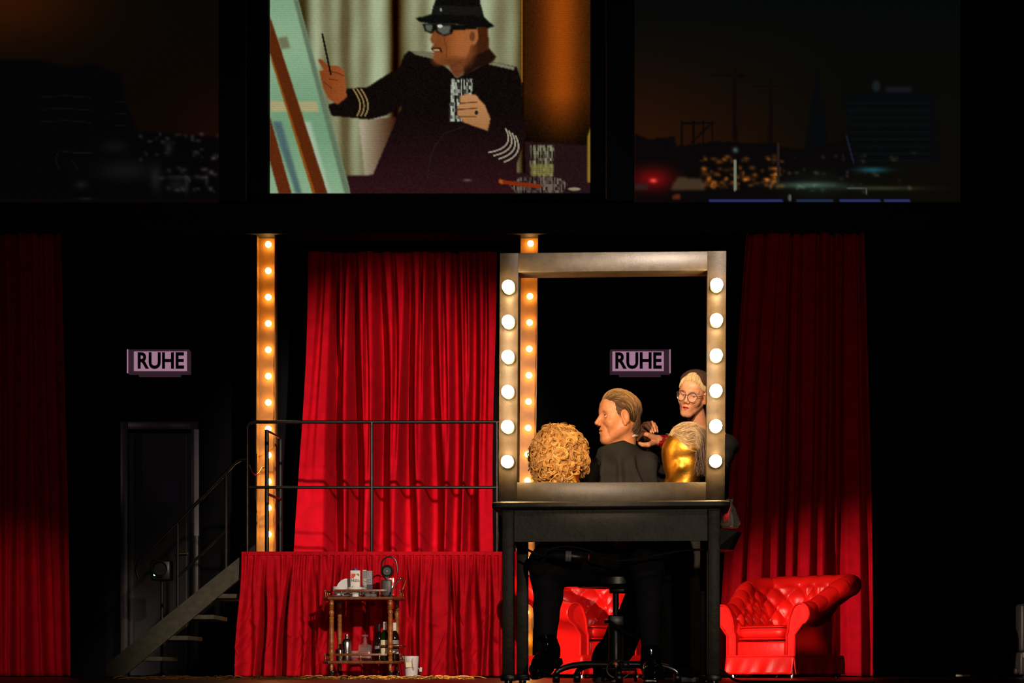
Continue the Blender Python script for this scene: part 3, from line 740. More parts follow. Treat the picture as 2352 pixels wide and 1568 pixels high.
# mirror frame stands on the table
Ym = -.155                                                 # local depth of the front face
mz0 = tz; mz1 = W(0, 581, YT+.13).z; mhw = .4765
m = thing('mirror_frame', 'tall grey-black mirror frame lined with two rows of glowing globe bulbs', 'mirror frame', tuple(M0 @ Vector((-.001, Ym, tz+.0042))), YAW, roty=math.radians(.35))
H = mz1-mz0; st = .080; dp = .13
MB().rbox(-mhw, -mhw+st, 0, dp, .0, H, .003, 2).build('stile', 'mirror_frame_paint', m, local=True)
MB().rbox(mhw-st, mhw, 0, dp, .0, H, .003, 2).build('stile', 'mirror_frame_paint', m, local=True)
MB().rbox(-mhw+st-.002, mhw-st+.002, .0006, dp, H-.082, H-.0006, .003, 2).build('top_rail', 'mirror_frame_paint', m, local=True)
MB().rbox(-mhw+st-.002, mhw-st+.002, .0006, dp, .0006, .086, .003, 2).build('bottom_rail', 'mirror_frame_paint', m, local=True)
bulb = MB().sphere((0, 0, 0), .0262, 32, 20).mesh('globe_bulb')
sock = MB().lathe([(.024, -.002), (.0265, 0), (.0265, .022), (.02, .03), (.012, .03)], n=24, axis='y').mesh('lamp_socket')
for sx in (-1, 1):
    for i in range(6):
        z = ZC+(HY-(659+80.6*i))/S(YT+.09)-tz
        o = link('bulb', bulb, 'bulb_glow', m, loc=(sx*(mhw-.041), -.050, z))
        link('socket', sock, 'bulb_socket', o, loc=(0, .049, 0))

# things beside the mirror
p = M0 @ Vector((hw-.03, -.10, tz))
def crumple(name, label, cat, base, prof, mname, seed, n=14, jag=.25):
    r = np.random.default_rng(seed); mb = MB(); V = []; 
    for (rr, z) in prof:
        for k in range(n):
            a = 2*PI*k/n; q = rr*(1+r.uniform(-jag, jag)); V.append((q*math.cos(a), q*math.sin(a), z+r.uniform(-.004, .004)*(z > 0)))
    mm = len(prof); mb.add(V, [(i*n+k, i*n+(k+1) % n, (i+1)*n+(k+1) % n, (i+1)*n+k) for i in range(mm-1) for k in range(n)]+[tuple(reversed(range(n))), tuple(range((mm-1)*n, mm*n))])
    o = mb.build(name, mname); o.location = base
    if label: tag(o, label, cat)
    return o
crumple('tissue', 'crumpled white paper tissue on the table corner beside the mirror', 'tissue', tuple(p), [(.014, 0), (.020, .008), (.016, .018), (.008, .030), (.003, .040)], 'white_cloth', 2)
pb = M0 @ Vector((lx+.075, .09, tz-.088))
bg = crumple('plastic_bag', 'crinkled clear plastic bag with beige food on the black side tray', 'bag', tuple(pb), [(.036, 0), (.040, .02), (.034, .05), (.022, .08), (.010, .105), (.016, .125)], 'plastic_wrap', 6, 18, .18)
MB().sphere((-.012, 0, .014), (.034, .024, .013), 14, 8).build('bread', 'beige_bread', bg, local=True)
MB().tube([(.004, -.010, .004), (.006, -.012, .035), (.0, -.008, .075)], [.010, .007, .003], 8).build('sauce_tube', 'milk_white', bg, local=True)
# cable under the table top with a fat connector, and cable trailing on the floor
yk = YT+.12
cab = [W(1212, 1262, yk), W(1245, 1276, yk), W(1262, 1262, yk), W(1300, 1254, yk), W(1350, 1263, yk), W(1385, 1280, yk), W(1430, 1287, yk), W(1500, 1276, yk), W(1570, 1264, yk), W(1620, 1262, yk)]
t = thing('cable', 'black cable with thick connector hanging under the make-up table', 'cable', tuple(cab[4]))
def smooth_pts(P, n=6):
    out = []
    for i in range(len(P)-1):
        p0, p1, p2, p3 = P[max(i-1, 0)], P[i], P[i+1], P[min(i+2, len(P)-1)]
        for j in range(n):
            u = j/n; out.append(.5*((2*p1)+(-p0+p2)*u+(2*p0-5*p1+4*p2-p3)*u*u+(-p0+3*p1-3*p2+p3)*u**3))
    return out+[P[-1]]
MB().tube(smooth_pts(cab), .005, 8).build('cord', 'black_plastic', t)
a, b = W(1262, 1275, yk-.02), W(1354, 1280, yk-.02)
pr = [a.lerp(b, u) for u in (0, .06, .15, .4, .42, .75, .8, .92, 1)]
MB().tube(pr, [.006, .012, .017, .021, .0225, .0225, .020, .017, .010], 14).build('connector', 'black_plastic', t)
cc = a.lerp(b, .42); MB().tube([a.lerp(b, .40), a.lerp(b, .54)], .0229, 16, cap=False).build('connector_label', 'carton_grey', t)
MB().tube([a.lerp(b, .965), a.lerp(b, .99)], .0135, 14).build('ring', 'carton_red', t)
fc = [W(1640, 1528, 8.95), W(1660, 1540, 8.9), Vector((.985, 8.8, .012)), Vector((1.06, 8.7, .008)), Vector((1.25, 8.5, .008)), Vector((1.5, 8.3, .008))]
o = MB().tube(smooth_pts(fc), .006, 8).build('cable', 'black_plastic'); tag(o, 'thin black cable running over the floor beside the table leg', 'cable')

# ================================================================== TUFTED ARMCHAIRS
def armchair(label, corner_px, Y, ang, mirror):
    t = thing('armchair', label, 'armchair', (0, 0, 0), group='red tufted leather armchairs')
    a, dep = .222, .58; bx = a+.085                        # inner half width, depth, outer half width at base
    # path of the inner face
    R = .15; P = []
    for y in np.linspace(0.02, dep-R, 16): P.append((-a, y, -1., 0.))
    for q in np.linspace(0, PI/2, 14)[1:]: P.append((-a+R-R*math.cos(q), dep-R+R*math.sin(q), -math.cos(q), math.sin(q)))
    for x in np.linspace(-a+R, a-R, 14)[1:-1]: P.append((x, dep, 0., 1.))
    for q in np.linspace(PI/2, 0, 14): P.append((a-R+R*math.cos(q), dep-R+R*math.sin(q), math.cos(q), math.sin(q)))
    for y in np.linspace(dep-R, .02, 16)[1:]: P.append((a, y, 1., 0.))
    def refine(P):
        out = []
        for i in range(len(P)-1):
            for j in range(5):
                u = j/5; v = [P[i][k]*(1-u)+P[i+1][k]*u for k in range(4)]; l = math.hypot(v[2], v[3]); out.append((v[0], v[1], v[2]/l, v[3]/l))
        return out+[P[-1]]
    P = refine(P)
    L = [0.]
    for i in range(1, len(P)): L.append(L[-1]+math.hypot(P[i][0]-P[i-1][0], P[i][1]-P[i-1][1]))
    tot = L[-1]; du = tot/round(tot/.105); V = []; rr = .078; ni, nr, no = 46, 24, 6; seat = .27
    for (x, y, nx, ny), l in zip(P, L):
        back = min(max((y-.05)/(dep-.05), 0), 1); back = back*back*(3-2*back)
        Ht = .555+.235*back; lean = .045+.10*back
        zi = np.linspace(.165, Ht-rr, ni); oi = .01+lean*(np.clip(zi-seat, 0, 9)/(Ht-rr-seat))**1.4
        oc = oi[-1]+rr
        th = np.linspace(PI, -PI*.42, nr)[1:]
        o2 = oc+rr*np.cos(th); z2 = Ht-rr+rr*np.sin(th)
        ob = .085; zo = np.linspace(z2[-1], .165, no+1)[1:]; uu = (zo-z2[-1])/(.165-z2[-1]); o3 = o2[-1]+(ob-o2[-1])*np.minimum(1, uu*3)**.6
        o_ = np.concatenate([oi, o2, o3]); z_ = np.concatenate([zi, z2, zo])
        # arc length and normal of the profile
        ds = np.hypot(np.gradient(o_), np.gradient(z_)); sl_ = np.cumsum(ds)-ds[0]
        no_, nz_ = -np.gradient(z_)/ds, np.gradient(o_)/ds
        dv = .19; A = PI*(l/du+sl_/dv); B = PI*(l/du-sl_/dv)
        pil = (np.sin(A)**2*np.sin(B)**2+.004)**.25
        btn = np.exp(-((np.minimum(np.abs((l/du+sl_/dv)-np.round(l/du+sl_/dv)), 1)/.10)**2+((l/du-sl_/dv)-np.round(l/du-sl_/dv))**2/.01))
        plt_ = np.abs(np.sin(PI*l/du))**.35
        s_in = sl_[ni-1]; wq = np.clip((sl_-s_in+.02)/.05, 0, 1)
        d = .034*pil-.018*btn; d = d*(1-wq)+wq*(.010*plt_)
        fade = np.clip((s_in+rr*PI*.95-sl_)/.03, 0, 1); end = min(1., min(l, tot-l)/.06); d = d*fade*(.25+.75*end)
        d *= np.where(np.arange(len(sl_)) < ni, np.clip((z_-seat-.02)/.03, 0, 1), 1.)
        o_ = o_+no_*d; z_ = z_+nz_*d
        V += [(x+nx*o, y+ny*o, z) for o, z in zip(o_, z_)]
    k = ni+nr-1+no; m = len(P); mb = MB()
    Q = [(i*k+j, (i+1)*k+j, (i+1)*k+j+1, i*k+j+1) for i in range(m-1) for j in range(k-1)]
    mb.add(V, Q); sh = mb.build('tufted_shell', 'red_leather', t, local=True)
    # scrolled arm fronts
    for e in (0, m-1):
        ring = V[e*k:(e+1)*k]; sg = -1 if e == 0 else 1
        outer = ring[ni+nr-2:]; fp = [(x, y-.012, z) for x, y, z in ring]
        ring2 = [(p_[0], p_[1], p_[2]) for p_ in ring]
        c_ = MB(); nn = len(ring)
        cent = [sum(q[i] for q in fp)/nn for i in range(3)]
        V2 = ring2+fp
        # bridge inner side to outer side across the panel
        Fq = [(i, i+1, nn+i+1, nn+i) for i in range(nn-1)]
        half = ni+9
        for i in range(half):
            j0 = nn-1-int(i*(nn-1-half)/half); j1 = nn-1-int((i+1)*(nn-1-half)/half)
            Fq.append((nn+i, nn+i+1, nn+j1, nn+j0) if j0 != j1 else (nn+i, nn+i+1, nn+j0))
        Fq.append((0, nn, 2*nn-1, nn-1))
        c_.add(V2, Fq); c_.build('arm_front', 'red_leather_plain', t, local=True)
        MB().tube([(x, y-.006, z) for x, y, z in fp[::2]], .0075, 6).build('piping', 'red_leather_plain', t, local=True)
    # base box, front rail, cushion, skirt
    MB().rbox(-a+.005, a-.005, .0, dep, .15, .275, .02, 3).build('front_rail', 'red_leather_plain', t, local=True)
    y0, y1, z0, z1 = -.012, dep-.02, .275, .405; cv = []; N = 26; Mz = 12
    for j in range(Mz+1):
        ph = -PI/2+PI*j/Mz; cz, sz = math.copysign(abs(math.cos(ph))**.22, math.cos(ph)), math.copysign(abs(math.sin(ph))**.8, math.sin(ph))
        for i in range(N*2):
            th = 2*PI*i/(N*2); cx_ = math.copysign(abs(math.cos(th))**.22, math.cos(th)); sy_ = math.copysign(abs(math.sin(th))**.22, math.sin(th))
            q = .5*(1+math.cos(ph)); cv.append(((a-.012)*cz*cx_, (y0+y1)/2+(y1-y0)/2*cz*sy_, (z0+z1)/2+(z1-z0)/2*sz*(.78 if abs(sz) < .9 else .92)))
    n2 = N*2; cm = MB().add(cv, [(j*n2+i, j*n2+(i+1) % n2, (j+1)*n2+(i+1) % n2, (j+1)*n2+i) for j in range(Mz) for i in range(n2)])
    cu = cm.build('seat_cushion', 'red_leather_plain', t, local=True)
    for zq in (z0+.02, z1-.022): MB().tube([((a-.010)*math.copysign(abs(math.cos(th))**.22, math.cos(th)), (y0+y1)/2+((y1-y0)/2+.002)*math.copysign(abs(math.sin(th))**.22, math.sin(th)), zq) for th in np.linspace(0, 2*PI, 64, endpoint=False)], .006, 6, closed=True).build('piping', 'red_leather_plain', cu, local=True)
    # pleated leather skirt, four panels
    def panel(pa, pb, name, sd):
        r = np.random.default_rng(sd); n_ = 40; Vp = []; dx, dy = pb[0]-pa[0], pb[1]-pa[1]; l = math.hypot(dx, dy); nx, ny = dy/l, -dx/l
        ph = r.uniform(0, 6, 4)
        for j in range(9):
            v = j/8
            for i in range(n_+1):
                u = i/n_; w_ = v*(.008*math.sin(u*17+ph[0])+.006*math.sin(u*31+ph[1]+v*3))+.016*v
                Vp.append((pa[0]+dx*u+nx*w_, pa[1]+dy*u+ny*w_, .165-.135*v))
        Fp = [(j*(n_+1)+i, (j+1)*(n_+1)+i, (j+1)*(n_+1)+i+1, j*(n_+1)+i+1) for j in range(8) for i in range(n_)]
        o = MB().add(Vp, Fp).build(name, 'red_leather_plain', t, local=True); md = o.modifiers.new('thickness', 'SOLIDIFY'); md.thickness = .006
    yb = dep+.09
    panel((-bx, -.012), (bx, -.012), 'skirt_panel', 1); panel((bx, -.012), (bx, yb), 'skirt_panel', 2); panel((bx, yb), (-bx, yb), 'skirt_panel', 3); panel((-bx, yb), (-bx, -.012), 'skirt_panel', 4)
    MB().box(-bx+.004, bx-.004, -.006, yb-.004, .10, .172).build('base_frame', 'red_leather_plain', t, False, local=True)
    for x in (-bx+.04, bx-.04):
        for y in (.03, yb-.05): MB().lathe([(.016, 0), (.018, .03), (.012, .04), (.012, .11)], (x, y, 0), 12).build('castor', 'chrome', t, local=True)
    # place by the visible front corner
    cw = W(corner_px, 0, Y); c_loc = Vector((bx if not mirror else -bx, -.012, 0)); rot = Matrix.Rotation(ang, 4, 'Z')
    base = Vector((cw.x, Y, 0))-rot @ c_loc
    t.location = base; t.rotation_euler = (0, 0, ang); MW[t.name] = Matrix.Translation(base) @ rot
    return t
armchair('red tufted leather armchair standing before the dim red curtain', 1823, 14.8, math.radians(-42), False)
armchair('red tufted leather armchair seen between the legs under the make-up table', 1336, 14.8, math.radians(37), True)

# ================================================================== DRINKS TROLLEY
YCt = 15.25; sct = S(YCt)
cxm = (W(761, 0, YCt).x+W(897, 0, YCt).x)/2
t = thing('drinks_trolley', 'two-tier wooden drinks trolley with turned legs and brass gallery rails', 'trolley', (cxm, YCt, 0), math.radians(-4))
cart = t; Mc = MW[t.name]
lw = (W(897, 0, YCt).x-W(761, 0, YCt).x)/2; cdp = .40
z1c, z2c = W(0, 1370, YCt).z, W(0, 1517, YCt).z
def tray(z, name):
    P = []; x0, y0, y1 = lw+.075, -.03, cdp+.03; c_ = .05
    pl_ = [(-x0+c_, y0), (x0-c_, y0), (x0, y0+c_+.02), (x0, y1-c_-.02), (x0-c_, y1), (-x0+c_, y1), (-x0, y1-c_-.02), (-x0, y0+c_+.02)]
    n = len(pl_); mb = MB()
    e = .006
    V = [(x*.985, y*.985+.003, z-.022) for x, y in pl_]+[(x, y, z-.014) for x, y in pl_]+[(x, y, z-.005) for x, y in pl_]+[(x*.985, y*.985+.003, z) for x, y in pl_]
    Fc = [tuple(reversed(range(n))), tuple(range(3*n, 4*n))]
    for L_ in range(3): Fc += [(L_*n+i, L_*n+(i+1) % n, (L_+1)*n+(i+1) % n, (L_+1)*n+i) for i in range(n)]
    return mb.add(V, Fc).build(name, 'cart_rail_wood', t, False, local=True), x0, y0, y1
prof_leg = [(.0, .0)]
def leg_prof(z0, z1):
    h = z1-z0; pr = []
    for u, r in ((0, .013), (.04, .013), (.05, .016), (.07, .010), (.10, .015), (.15, .017), (.19, .012), (.21, .016), (.24, .016), (.26, .0125), (.28, .0155), (.31, .014), (.50, .015), (.68, .0135), (.70, .0165), (.72, .012), (.75, .014), (.79, .017), (.83, .011), (.845, .016), (.86, .011), (.875, .016), (.89, .012), (.93, .0155), (.96, .011), (.97, .014), (1, .014)):
        pr.append((r*1.25, z0+h*u))
    return pr
shelf_objs = []
for z in (z1c, z2c):
    o, x0, y0, y1 = tray(z, 'shelf'); shelf_objs.append(o)
    hr = .046
    for pa, pb in (((-lw+.03, y0+.012), (lw-.028, y0+.012)), ((-x0+.012, y0+.10), (-x0+.012, y1-.10)), ((x0-.012, y0+.10), (x0-.012, y1-.10)), ((-lw+.03, y1-.012), (lw-.03, y1-.012))):
        xa_, xb2 = sorted((pa[0], pb[0])); ya_, yb2 = sorted((pa[1], pb[1]))
        extra = 0
        MB().rbox(xa_-.006, xb2+.006, ya_-.005, yb2+.005, z+hr-.009+extra, z+hr+.010+extra, .003, 2).build('gallery_rail', 'cart_rail_wood', t, local=True)
        for u in (.13, .5, .87):
            x, y = pa[0]+(pb[0]-pa[0])*u, pa[1]+(pb[1]-pa[1])*u
            MB().lathe([(.006, 0), (.007, .006), (.004, .010), (.006, .018), (.004, .027), (.007, .033), (.006, hr-.009+extra)], (x, y, z), 10).build('brass_post', 'brass', t, local=True)
for sx in (-1, 1):
    for y in (0.0, cdp):
        x = sx*lw
        MB().lathe(leg_prof(z2c, z1c-.02), (x, y, 0), 16).build('leg', 'cart_wood', t, local=True)
        MB().lathe([(.012, .045), (.010, .055), (.014, .07), (.015, .085), (.011, .095), (.014, .105), (.013, z2c-.02)], (x, y, 0), 16).build('lower_leg', 'cart_wood', t, local=True)
        cs = MB().lathe([(.004, -.011), (.022, -.011), (.026, -.007), (.026, .007), (.022, .011), (.004, .011)], (x+.008, y+.004, .026), 18, axis='x').build('castor', 'black_plastic', t, local=True)
        MB().rbox(x-.012, x+.02, y-.012, y+.012, .030, .056, .006, 2).build('castor_fork', 'black_plastic', cs, local=True)
MB().rbox(lw-.10, lw+.075, .10, .115, z2c+.108, z2c+.122, .003, 2).build('bottle_bar', 'cart_rail_wood', t, local=True)
MB().rbox(lw+.055, lw+.07, .01, cdp-.01, z2c+.108, z2c+.122, .003, 2).build('bottle_bar', 'cart_rail_wood', t, local=True)
for y in (0, cdp): MB().rbox(lw, lw+.07, y-.006, y+.006, z2c+.108, z2c+.122, .003, 2).build('bottle_bar', 'cart_rail_wood', t, local=True)
def on(x, y, z): return tuple(Mc @ Vector((x, y, z)))
def solid(name, label, cat, prof, loc, mname, n=20, group=None, parts=()):
    o = MB().lathe(prof, n=n).build(name, mname); o.location = on(*loc); MW[o.name] = Matrix.Translation(Vector(o.location))
    tag(o, label, cat, group)
    for (nm, pr, mm) in parts: MB().lathe(pr, n=n).build(nm, mm, o, local=True)
    return o
def cx_of(px): return (Mc.inverted() @ W(px, 0, YCt+.15)).x
# --- upper shelf
zt_ = z1c
def carton(label, px0, px1, ytop, yy, mname, cap):
    x0, x1 = cx_of(px0), cx_of(px1); h = W(0, ytop, YCt+yy).z-zt_; d = .075
    t = thing('milk_carton', label, 'carton', on((x0+x1)/2, yy, zt_+.001)); wq = (x1-x0)/2
    MB().rbox(-wq, wq, -d/2, d/2, 0, h, .003, 2).build('box', mname, t, local=True)
    return t, wq, h, d
t, wq, h, d = carton('white milk carton with blue cap and red emblem on the trolley top', 806, 828, 1310, .14, 'milk_white', 1)
O = Vector(t.location); fy = -d/2-.0012
MB().lathe([(.018, 0), (.018, .012), (.015, .015)], (0, 0, h), 16).build('cap', 'carton_blue', t, local=True)
MB().prism([(-wq+.006, h-.06), (wq*.1, h-.028), (wq*.1, h-.026), (-wq+.006, h-.026)], fy, fy+.001).build('emblem', 'carton_red', t, False, local=True)
MB().prism([(wq*.1, h-.026), (-wq+.006, h-.06), (-wq*.4, h-.062), (wq*.02, h-.045)], fy, fy+.001).build('emblem', 'carton_red', t, False, local=True)
MB().prism([(wq*.25, h-.034), (wq*.8, h-.034), (wq*.8, h-.026), (wq*.25, h-.026)], fy, fy+.001).build('green_mark', 'carton_green', t, False, local=True)
MB().prism([(wq*.55, h-.044), (wq*.8, h-.044), (wq*.8, h-.036), (wq*.55, h-.036)], fy, fy+.001).build('green_mark', 'carton_green', t, False, local=True)
MB().prism([(-wq+.002, .02), (wq-.002, .02), (wq-.002, .052), (-wq*.2, .047)], fy, fy+.001).build('blue_band', 'carton_blue', t, False, local=True)
MB().prism([(-wq+.002, .05), (-wq*.35, .045), (-wq*.2, .075), (-wq*.7, .085)], fy, fy+.001).build('blue_band', 'carton_blue', t, False, local=True)
text('lettering', 'H', .032, O+Vector((-wq*.5, fy-.0008, h-.078)), 'ink_navy', t, bold=.0006)
text('lettering', 'VOLL-', .014, O+Vector((wq*.38, fy-.0008, h-.073)), 'ink_navy', t, bold=.0003)
text('lettering', 'MILCH', .014, O+Vector((wq*.38, fy-.0008, h-.085)), 'ink_navy', t, bold=.0003)
t, wq, h, d = carton('grey and navy carton lettered share on the trolley top', 832, 855, 1311, .17, 'carton_grey', 0)
O = Vector(t.location); fy = -d/2-.0012
MB().prism([(-wq, .0), (wq, .0), (wq, h*.48), (-wq, h*.48)], fy, fy+.001).build('navy_panel', 'carton_navy', t, False, local=True)
MB().box(-wq+.003, -wq+.03, -.02, .02, h, h+.006).build('cap', 'milk_white', t, False, local=True)
MB().prism([(-wq*.1, 0), (-wq*.06, 0), (-wq*.06, h), (-wq*.1, h)], fy-.0002, fy+.001).build('corner_line', 'carton_navy', t, False, local=True)
text('lettering', 'share', .048, O+Vector((-wq*.52, fy-.0012, h*.46)), 'ink_pale', t, rot=(PI/2, -PI/2, 0), bold=.0005)
for j in range(3): MB().prism([(wq*.05, h*.55+j*.011), (wq*.75, h*.55+j*.011), (wq*.75, h*.55+j*.011+.003), (wq*.05, h*.55+j*.011+.003)], fy, fy+.001).build('small_print', 'ink_navy', t, False, local=True)
MB().prism([(wq*.1, h*.9), (wq*.7, h*.7), (wq*.75, h*.7), (wq*.15, h*.9)], fy, fy+.001).build('line_drawing', 'ink_navy', t, False, local=True)
cup = [(.025, 0), (.048, .006), (.056, .03), (.058, .055), (.054, .055), (.051, .03), (.040, .010), (0, .008)]
solid('bowl', 'white china bowl in front of the milk carton', 'bowl', cup, (cx_of(821), .05, zt_+.02), 'white_china', 24, 'white crockery on the trolley', parts=[('foot_ring', [(.025, -.019), (.027, -.019), (.028, .002), (.024, .002)], 'white_china')])
solid('bowl', 'white china bowl at the trolley end beside the cartons', 'bowl', cup, (cx_of(785), .06, zt_+.024), 'white_china', 24, 'white crockery on the trolley', parts=[('foot_ring', [(.025, -.023), (.027, -.023), (.028, .002), (.024, .002)], 'white_china')])
pt = MB().lathe([(.0, 0), (.045, 0), (.075, .012), (.078, .014), (.045, .005), (0, .004)], n=28).build('plate', 'white_china'); pt.location = on(cx_of(792), .235, zt_+.075); pt.rotation_euler = (math.radians(62), math.radians(-28), 0); tag(pt, 'white plate leaning upright behind the white bowls', 'plate', 'white crockery on the trolley')
pt = MB().lathe([(.0, 0), (.05, 0), (.08, .010), (.083, .012), (.05, .005), (0, .004)], n=28).build('saucer', 'white_china'); pt.location = on(cx_of(785), .07, zt_+.001); tag(pt, 'flat white saucer under the end bowl on the trolley', 'saucer', 'white crockery on the trolley')
glass_pr = [(.024, 0), (.026, .001), (.029, .05), (.0275, .05), (.024, .005), (0, .005)]
for px, lb in ((850, 'small clear glass beside the grey carton'), (862, 'small clear glass beside the coffee machine')):
    solid('shot_glass', lb+' on the trolley top', 'glass', glass_pr, (cx_of(px), .05, zt_+.001), 'cut_glass', 16, 'shot glasses')
# coffee machine
bx0 = cx_of(889); t = thing('coffee_machine', 'red and black capsule coffee machine with hoop lever on the trolley', 'coffee machine', on(bx0, .2, zt_+.001))
MB().rbox(-.058, .066, -.05, .10, 0, .165, .02, 4).build('body', 'machine_red', t, local=True)
MB().rbox(-.044, .034, -.058, -.045, .005, .135, .01, 3).build('front_panel', 'carton_navy' if 0 else 'fixture_black', t, local=True)
MB().lathe([(.0, .02), (.030, .02), (.046, .012), (.05, 0), (.05, -.05), (.046, -.09), (0, -.095)], (0, -.02, .20), 26, axis='y').build('head', 'machine_red', t, local=True)
hd_ = MB().lathe([(.030, .0), (.046, .0), (.05, .02), (.046, .034), (.034, .04), (.030, .03)], (0, -.05, .20), 26, axis='y').build('face_ring', 'black_plastic', t, local=True)
MB().lathe([(0, 0), (.030, 0), (.030, .012), (.014, .024), (0, .026)], (0, -.055, .20), 22, axis='y').build('dial', 'carton_grey', t, local=True)
MB().add([(-.03, -.085, .19), (.03, -.085, .19), (0, -.085, .125), (-.03, -.05, .19), (.03, -.05, .19), (0, -.05, .125)], [(0, 1, 2), (5, 4, 3), (0, 2, 5, 3), (1, 4, 5, 2), (0, 3, 4, 1)]).build('spout', 'black_plastic', t, False, local=True)
MB().tube([(-.048+.0*a_, 0, .20) for a_ in (0,)]+[(-.060*math.cos(a_)+.012, -.0, .245+.07*math.sin(a_)) for a_ in np.linspace(0, PI, 12)]+[(.075, 0, .205), (.07, 0, .185)], .006, 8).build('lever', 'black_plastic', t, local=True)
# measuring spoon rack / jigger stand beside the machine
jx = cx_of(920); t = thing('jigger_stand', 'brass and steel bent-arm corkscrew stand beside the coffee machine', 'bar tool', on(jx-.05, .02, zt_+.001))
MB().lathe([(.016, 0), (.016, .004), (.006, .008), (.006, .045)], n=12).build('base', 'dark_metal', t, local=True)
MB().tube([(0, 0, .045), (.02, 0, .075), (.045, 0, .115), (.065, 0, .135)], .006, 8).build('arm', 'chrome', t, local=True)
MB().sphere((.068, 0, .137), .010, 10, 8).build('joint', 'brass', t, local=True)
MB().tube([(.068, 0, .137), (.11, 0, .125), (.085, 0, .055)], .005, 8).build('handle', 'brass', t, local=True)
# --- lower shelf
zl_ = z2c
solid('cocktail_shaker', 'polished steel cocktail shaker standing on the lower trolley shelf', 'shaker', [(.034, 0), (.037, .004), (.040, .10), (.041, .135), (.034, .150), (.028, .160)], (cx_of(798), .12, zl_+.001), 'chrome', 26,
      parts=[('strainer_top', [(.042, .132), (.042, .140), (.030, .165), (.017, .172)], 'chrome'), ('cap', [(.0165, .172), (.0175, .175), (.0165, .202), (.0, .205)], 'chrome')])
solid('measuring_cup', 'dull steel measuring cup beside the cocktail shaker', 'cup', [(.024, 0), (.028, .088), (.026, .088), (.022, .006), (0, .006)], (cx_of(781), .10, zl_+.001), 'dark_metal', 18)
solid('jigger', 'small shiny steel jigger in front of the cocktail shaker', 'jigger', [(.015, 0), (.018, .04), (.017, .08), (.016, .08), (.014, .01), (0, .006)], (cx_of(786), .04, zl_+.001), 'chrome', 14)
def decanter():
    t = thing('decanter', 'square cut-glass whisky decanter with flat round stopper', 'decanter', on(cx_of(839), .14, zl_+.001))
    MB().rbox(-.053, .053, -.045, .045, 0, .125, .018, 4).build('body', 'cut_glass', t, local=True)
    MB().rbox(-.048, .048, -.040, .040, .006, .075, .014, 3).build('whisky_fill', 'whisky', t, local=True)
    MB().lathe([(.034, .122), (.020, .132), (.014, .142), (.014, .158), (.018, .162), (.018, .166)], n=20).build('neck', 'cut_glass', t, local=True)
    MB().lathe([(.010, .166), (.012, .176), (.008, .182), (.024, .186), (.028, .193), (.024, .200), (0, .204)], n=20).build('stopper', 'cut_glass', t, local=True)
    st_ = MB()
    for i in range(8):
        for j in range(6):
            x = -.042+i*.012+(j % 2)*.006; z = .025+j*.014
            if x < .046: st_.sphere((x, -.0455, z), (.0045, .003, .005), 6, 4)
    o = st_.build('cut_facets', 'cut_glass', t, local=True); o['kind'] = 'stuff'
decanter()
solid('tumbler', 'low clear tumbler beside the whisky decanter', 'glass', [(.028, 0), (.032, .002), (.035, .075), (.033, .075), (.029, .008), (0, .008)], (cx_of(817), .11, zl_+.001), 'cut_glass', 18)
def bottle(label, px, y, h, r, mname, capm, cap_h, lab, seed):
    t = thing('bottle', label, 'bottle', on(cx_of(px), y, zl_+.001), group='spirit bottles on the trolley')
    hb = h*.62
    MB().lathe([(r*.9, 0), (r, .006), (r, hb), (r*.85, hb+.02), (r*.42, hb+.05), (r*.36, h-cap_h-.01), (r*.42, h-cap_h), (0, h-cap_h+.001)], n=22).build('glass', mname, t, local=True)
    MB().lathe([(r*.40, h-cap_h-.004), (r*.42, h-cap_h), (r*.42, h-.002), (r*.36, h), (0, h)], n=18).build('cap', capm, t, local=True)
    for z0, z1, mm in lab:
        V = []; n = 12
        for z in (z0, z1):
            for i in range(n+1):
                a = -PI/2-1.1+2.2*i/n; V.append(((r+.001)*math.cos(a), (r+.001)*math.sin(a), z))
        MB().add(V, [(i, i+1, n+2+i, n+1+i) for i in range(n)]).build('label', mm, t, local=True)
bottle('dark glass bottle with black cap behind the decanter', 867, .24, .285, .034, 'dark_glass', 'black_plastic', .065, [(.09, .115, 'carton_grey')], 1)
bottle('green wine bottle with cream cap and cream labels', 884, .17, .300, .036, 'green_glass', 'milk_white', .06, [(.05, .10, 'label_paper'), (.115, .16, 'label_paper')], 2)
bottle('dark bottle with pale cap standing behind the turned leg', 903, .25, .295, .036, 'dark_glass', 'milk_white', .075, [(.055, .09, 'milk_white'), (.13, .16, 'carton_grey')], 3)

# ------------------------------------------------------------------ jug, cable plug, wood wool, moving light, scraps
yj = 14.9; p = W(945, 0, yj); kj = S(yj)
t = thing('measuring_jug', 'frosted plastic measuring jug standing on the floor before the red skirt', 'jug', (p.x, yj, 0)); t.scale = (1.12, 1.12, 1.12)
MB().lathe([(.036, 0), (.040, .004), (.050, .145), (.052, .147), (.048, .145), (.038, .008), (0, .007)], n=26).build('body', 'jug_plastic', t, local=True)
MB().tube([(.012, -.050, .128), (.014, -.068, .120), (.016, -.066, .075), (.015, -.044, .058)], .0065, 8).build('handle', 'jug_plastic', t, local=True)
MB().prism([(-.034, .072), (.004, .072), (.004, .104), (-.034, .104)], -.051, -.0485).build('sticker', 'label_paper', t, False, local=True)
MB().lathe([(0, .008), (.037, .008), (.0405, .055), (0, .055)], n=22).build('water', 'cut_glass', t, local=True)
MB().add([(-.045, -.012, .140), (-.045, .012, .140), (-.062, 0, .150), (-.046, 0, .120)], [(0, 2, 3), (1, 3, 2), (0, 1, 2)]).build('spout', 'jug_plastic', t, False, local=True)
yp = 15.80; pc = [W(925, 1500, yp), W(931, 1520, yp), W(940, 1545, yp), W(960, 1552, yp), W(966, 1542, yp), W(958, 1532, yp)]
for q in pc: q.z = max(q.z, .012)
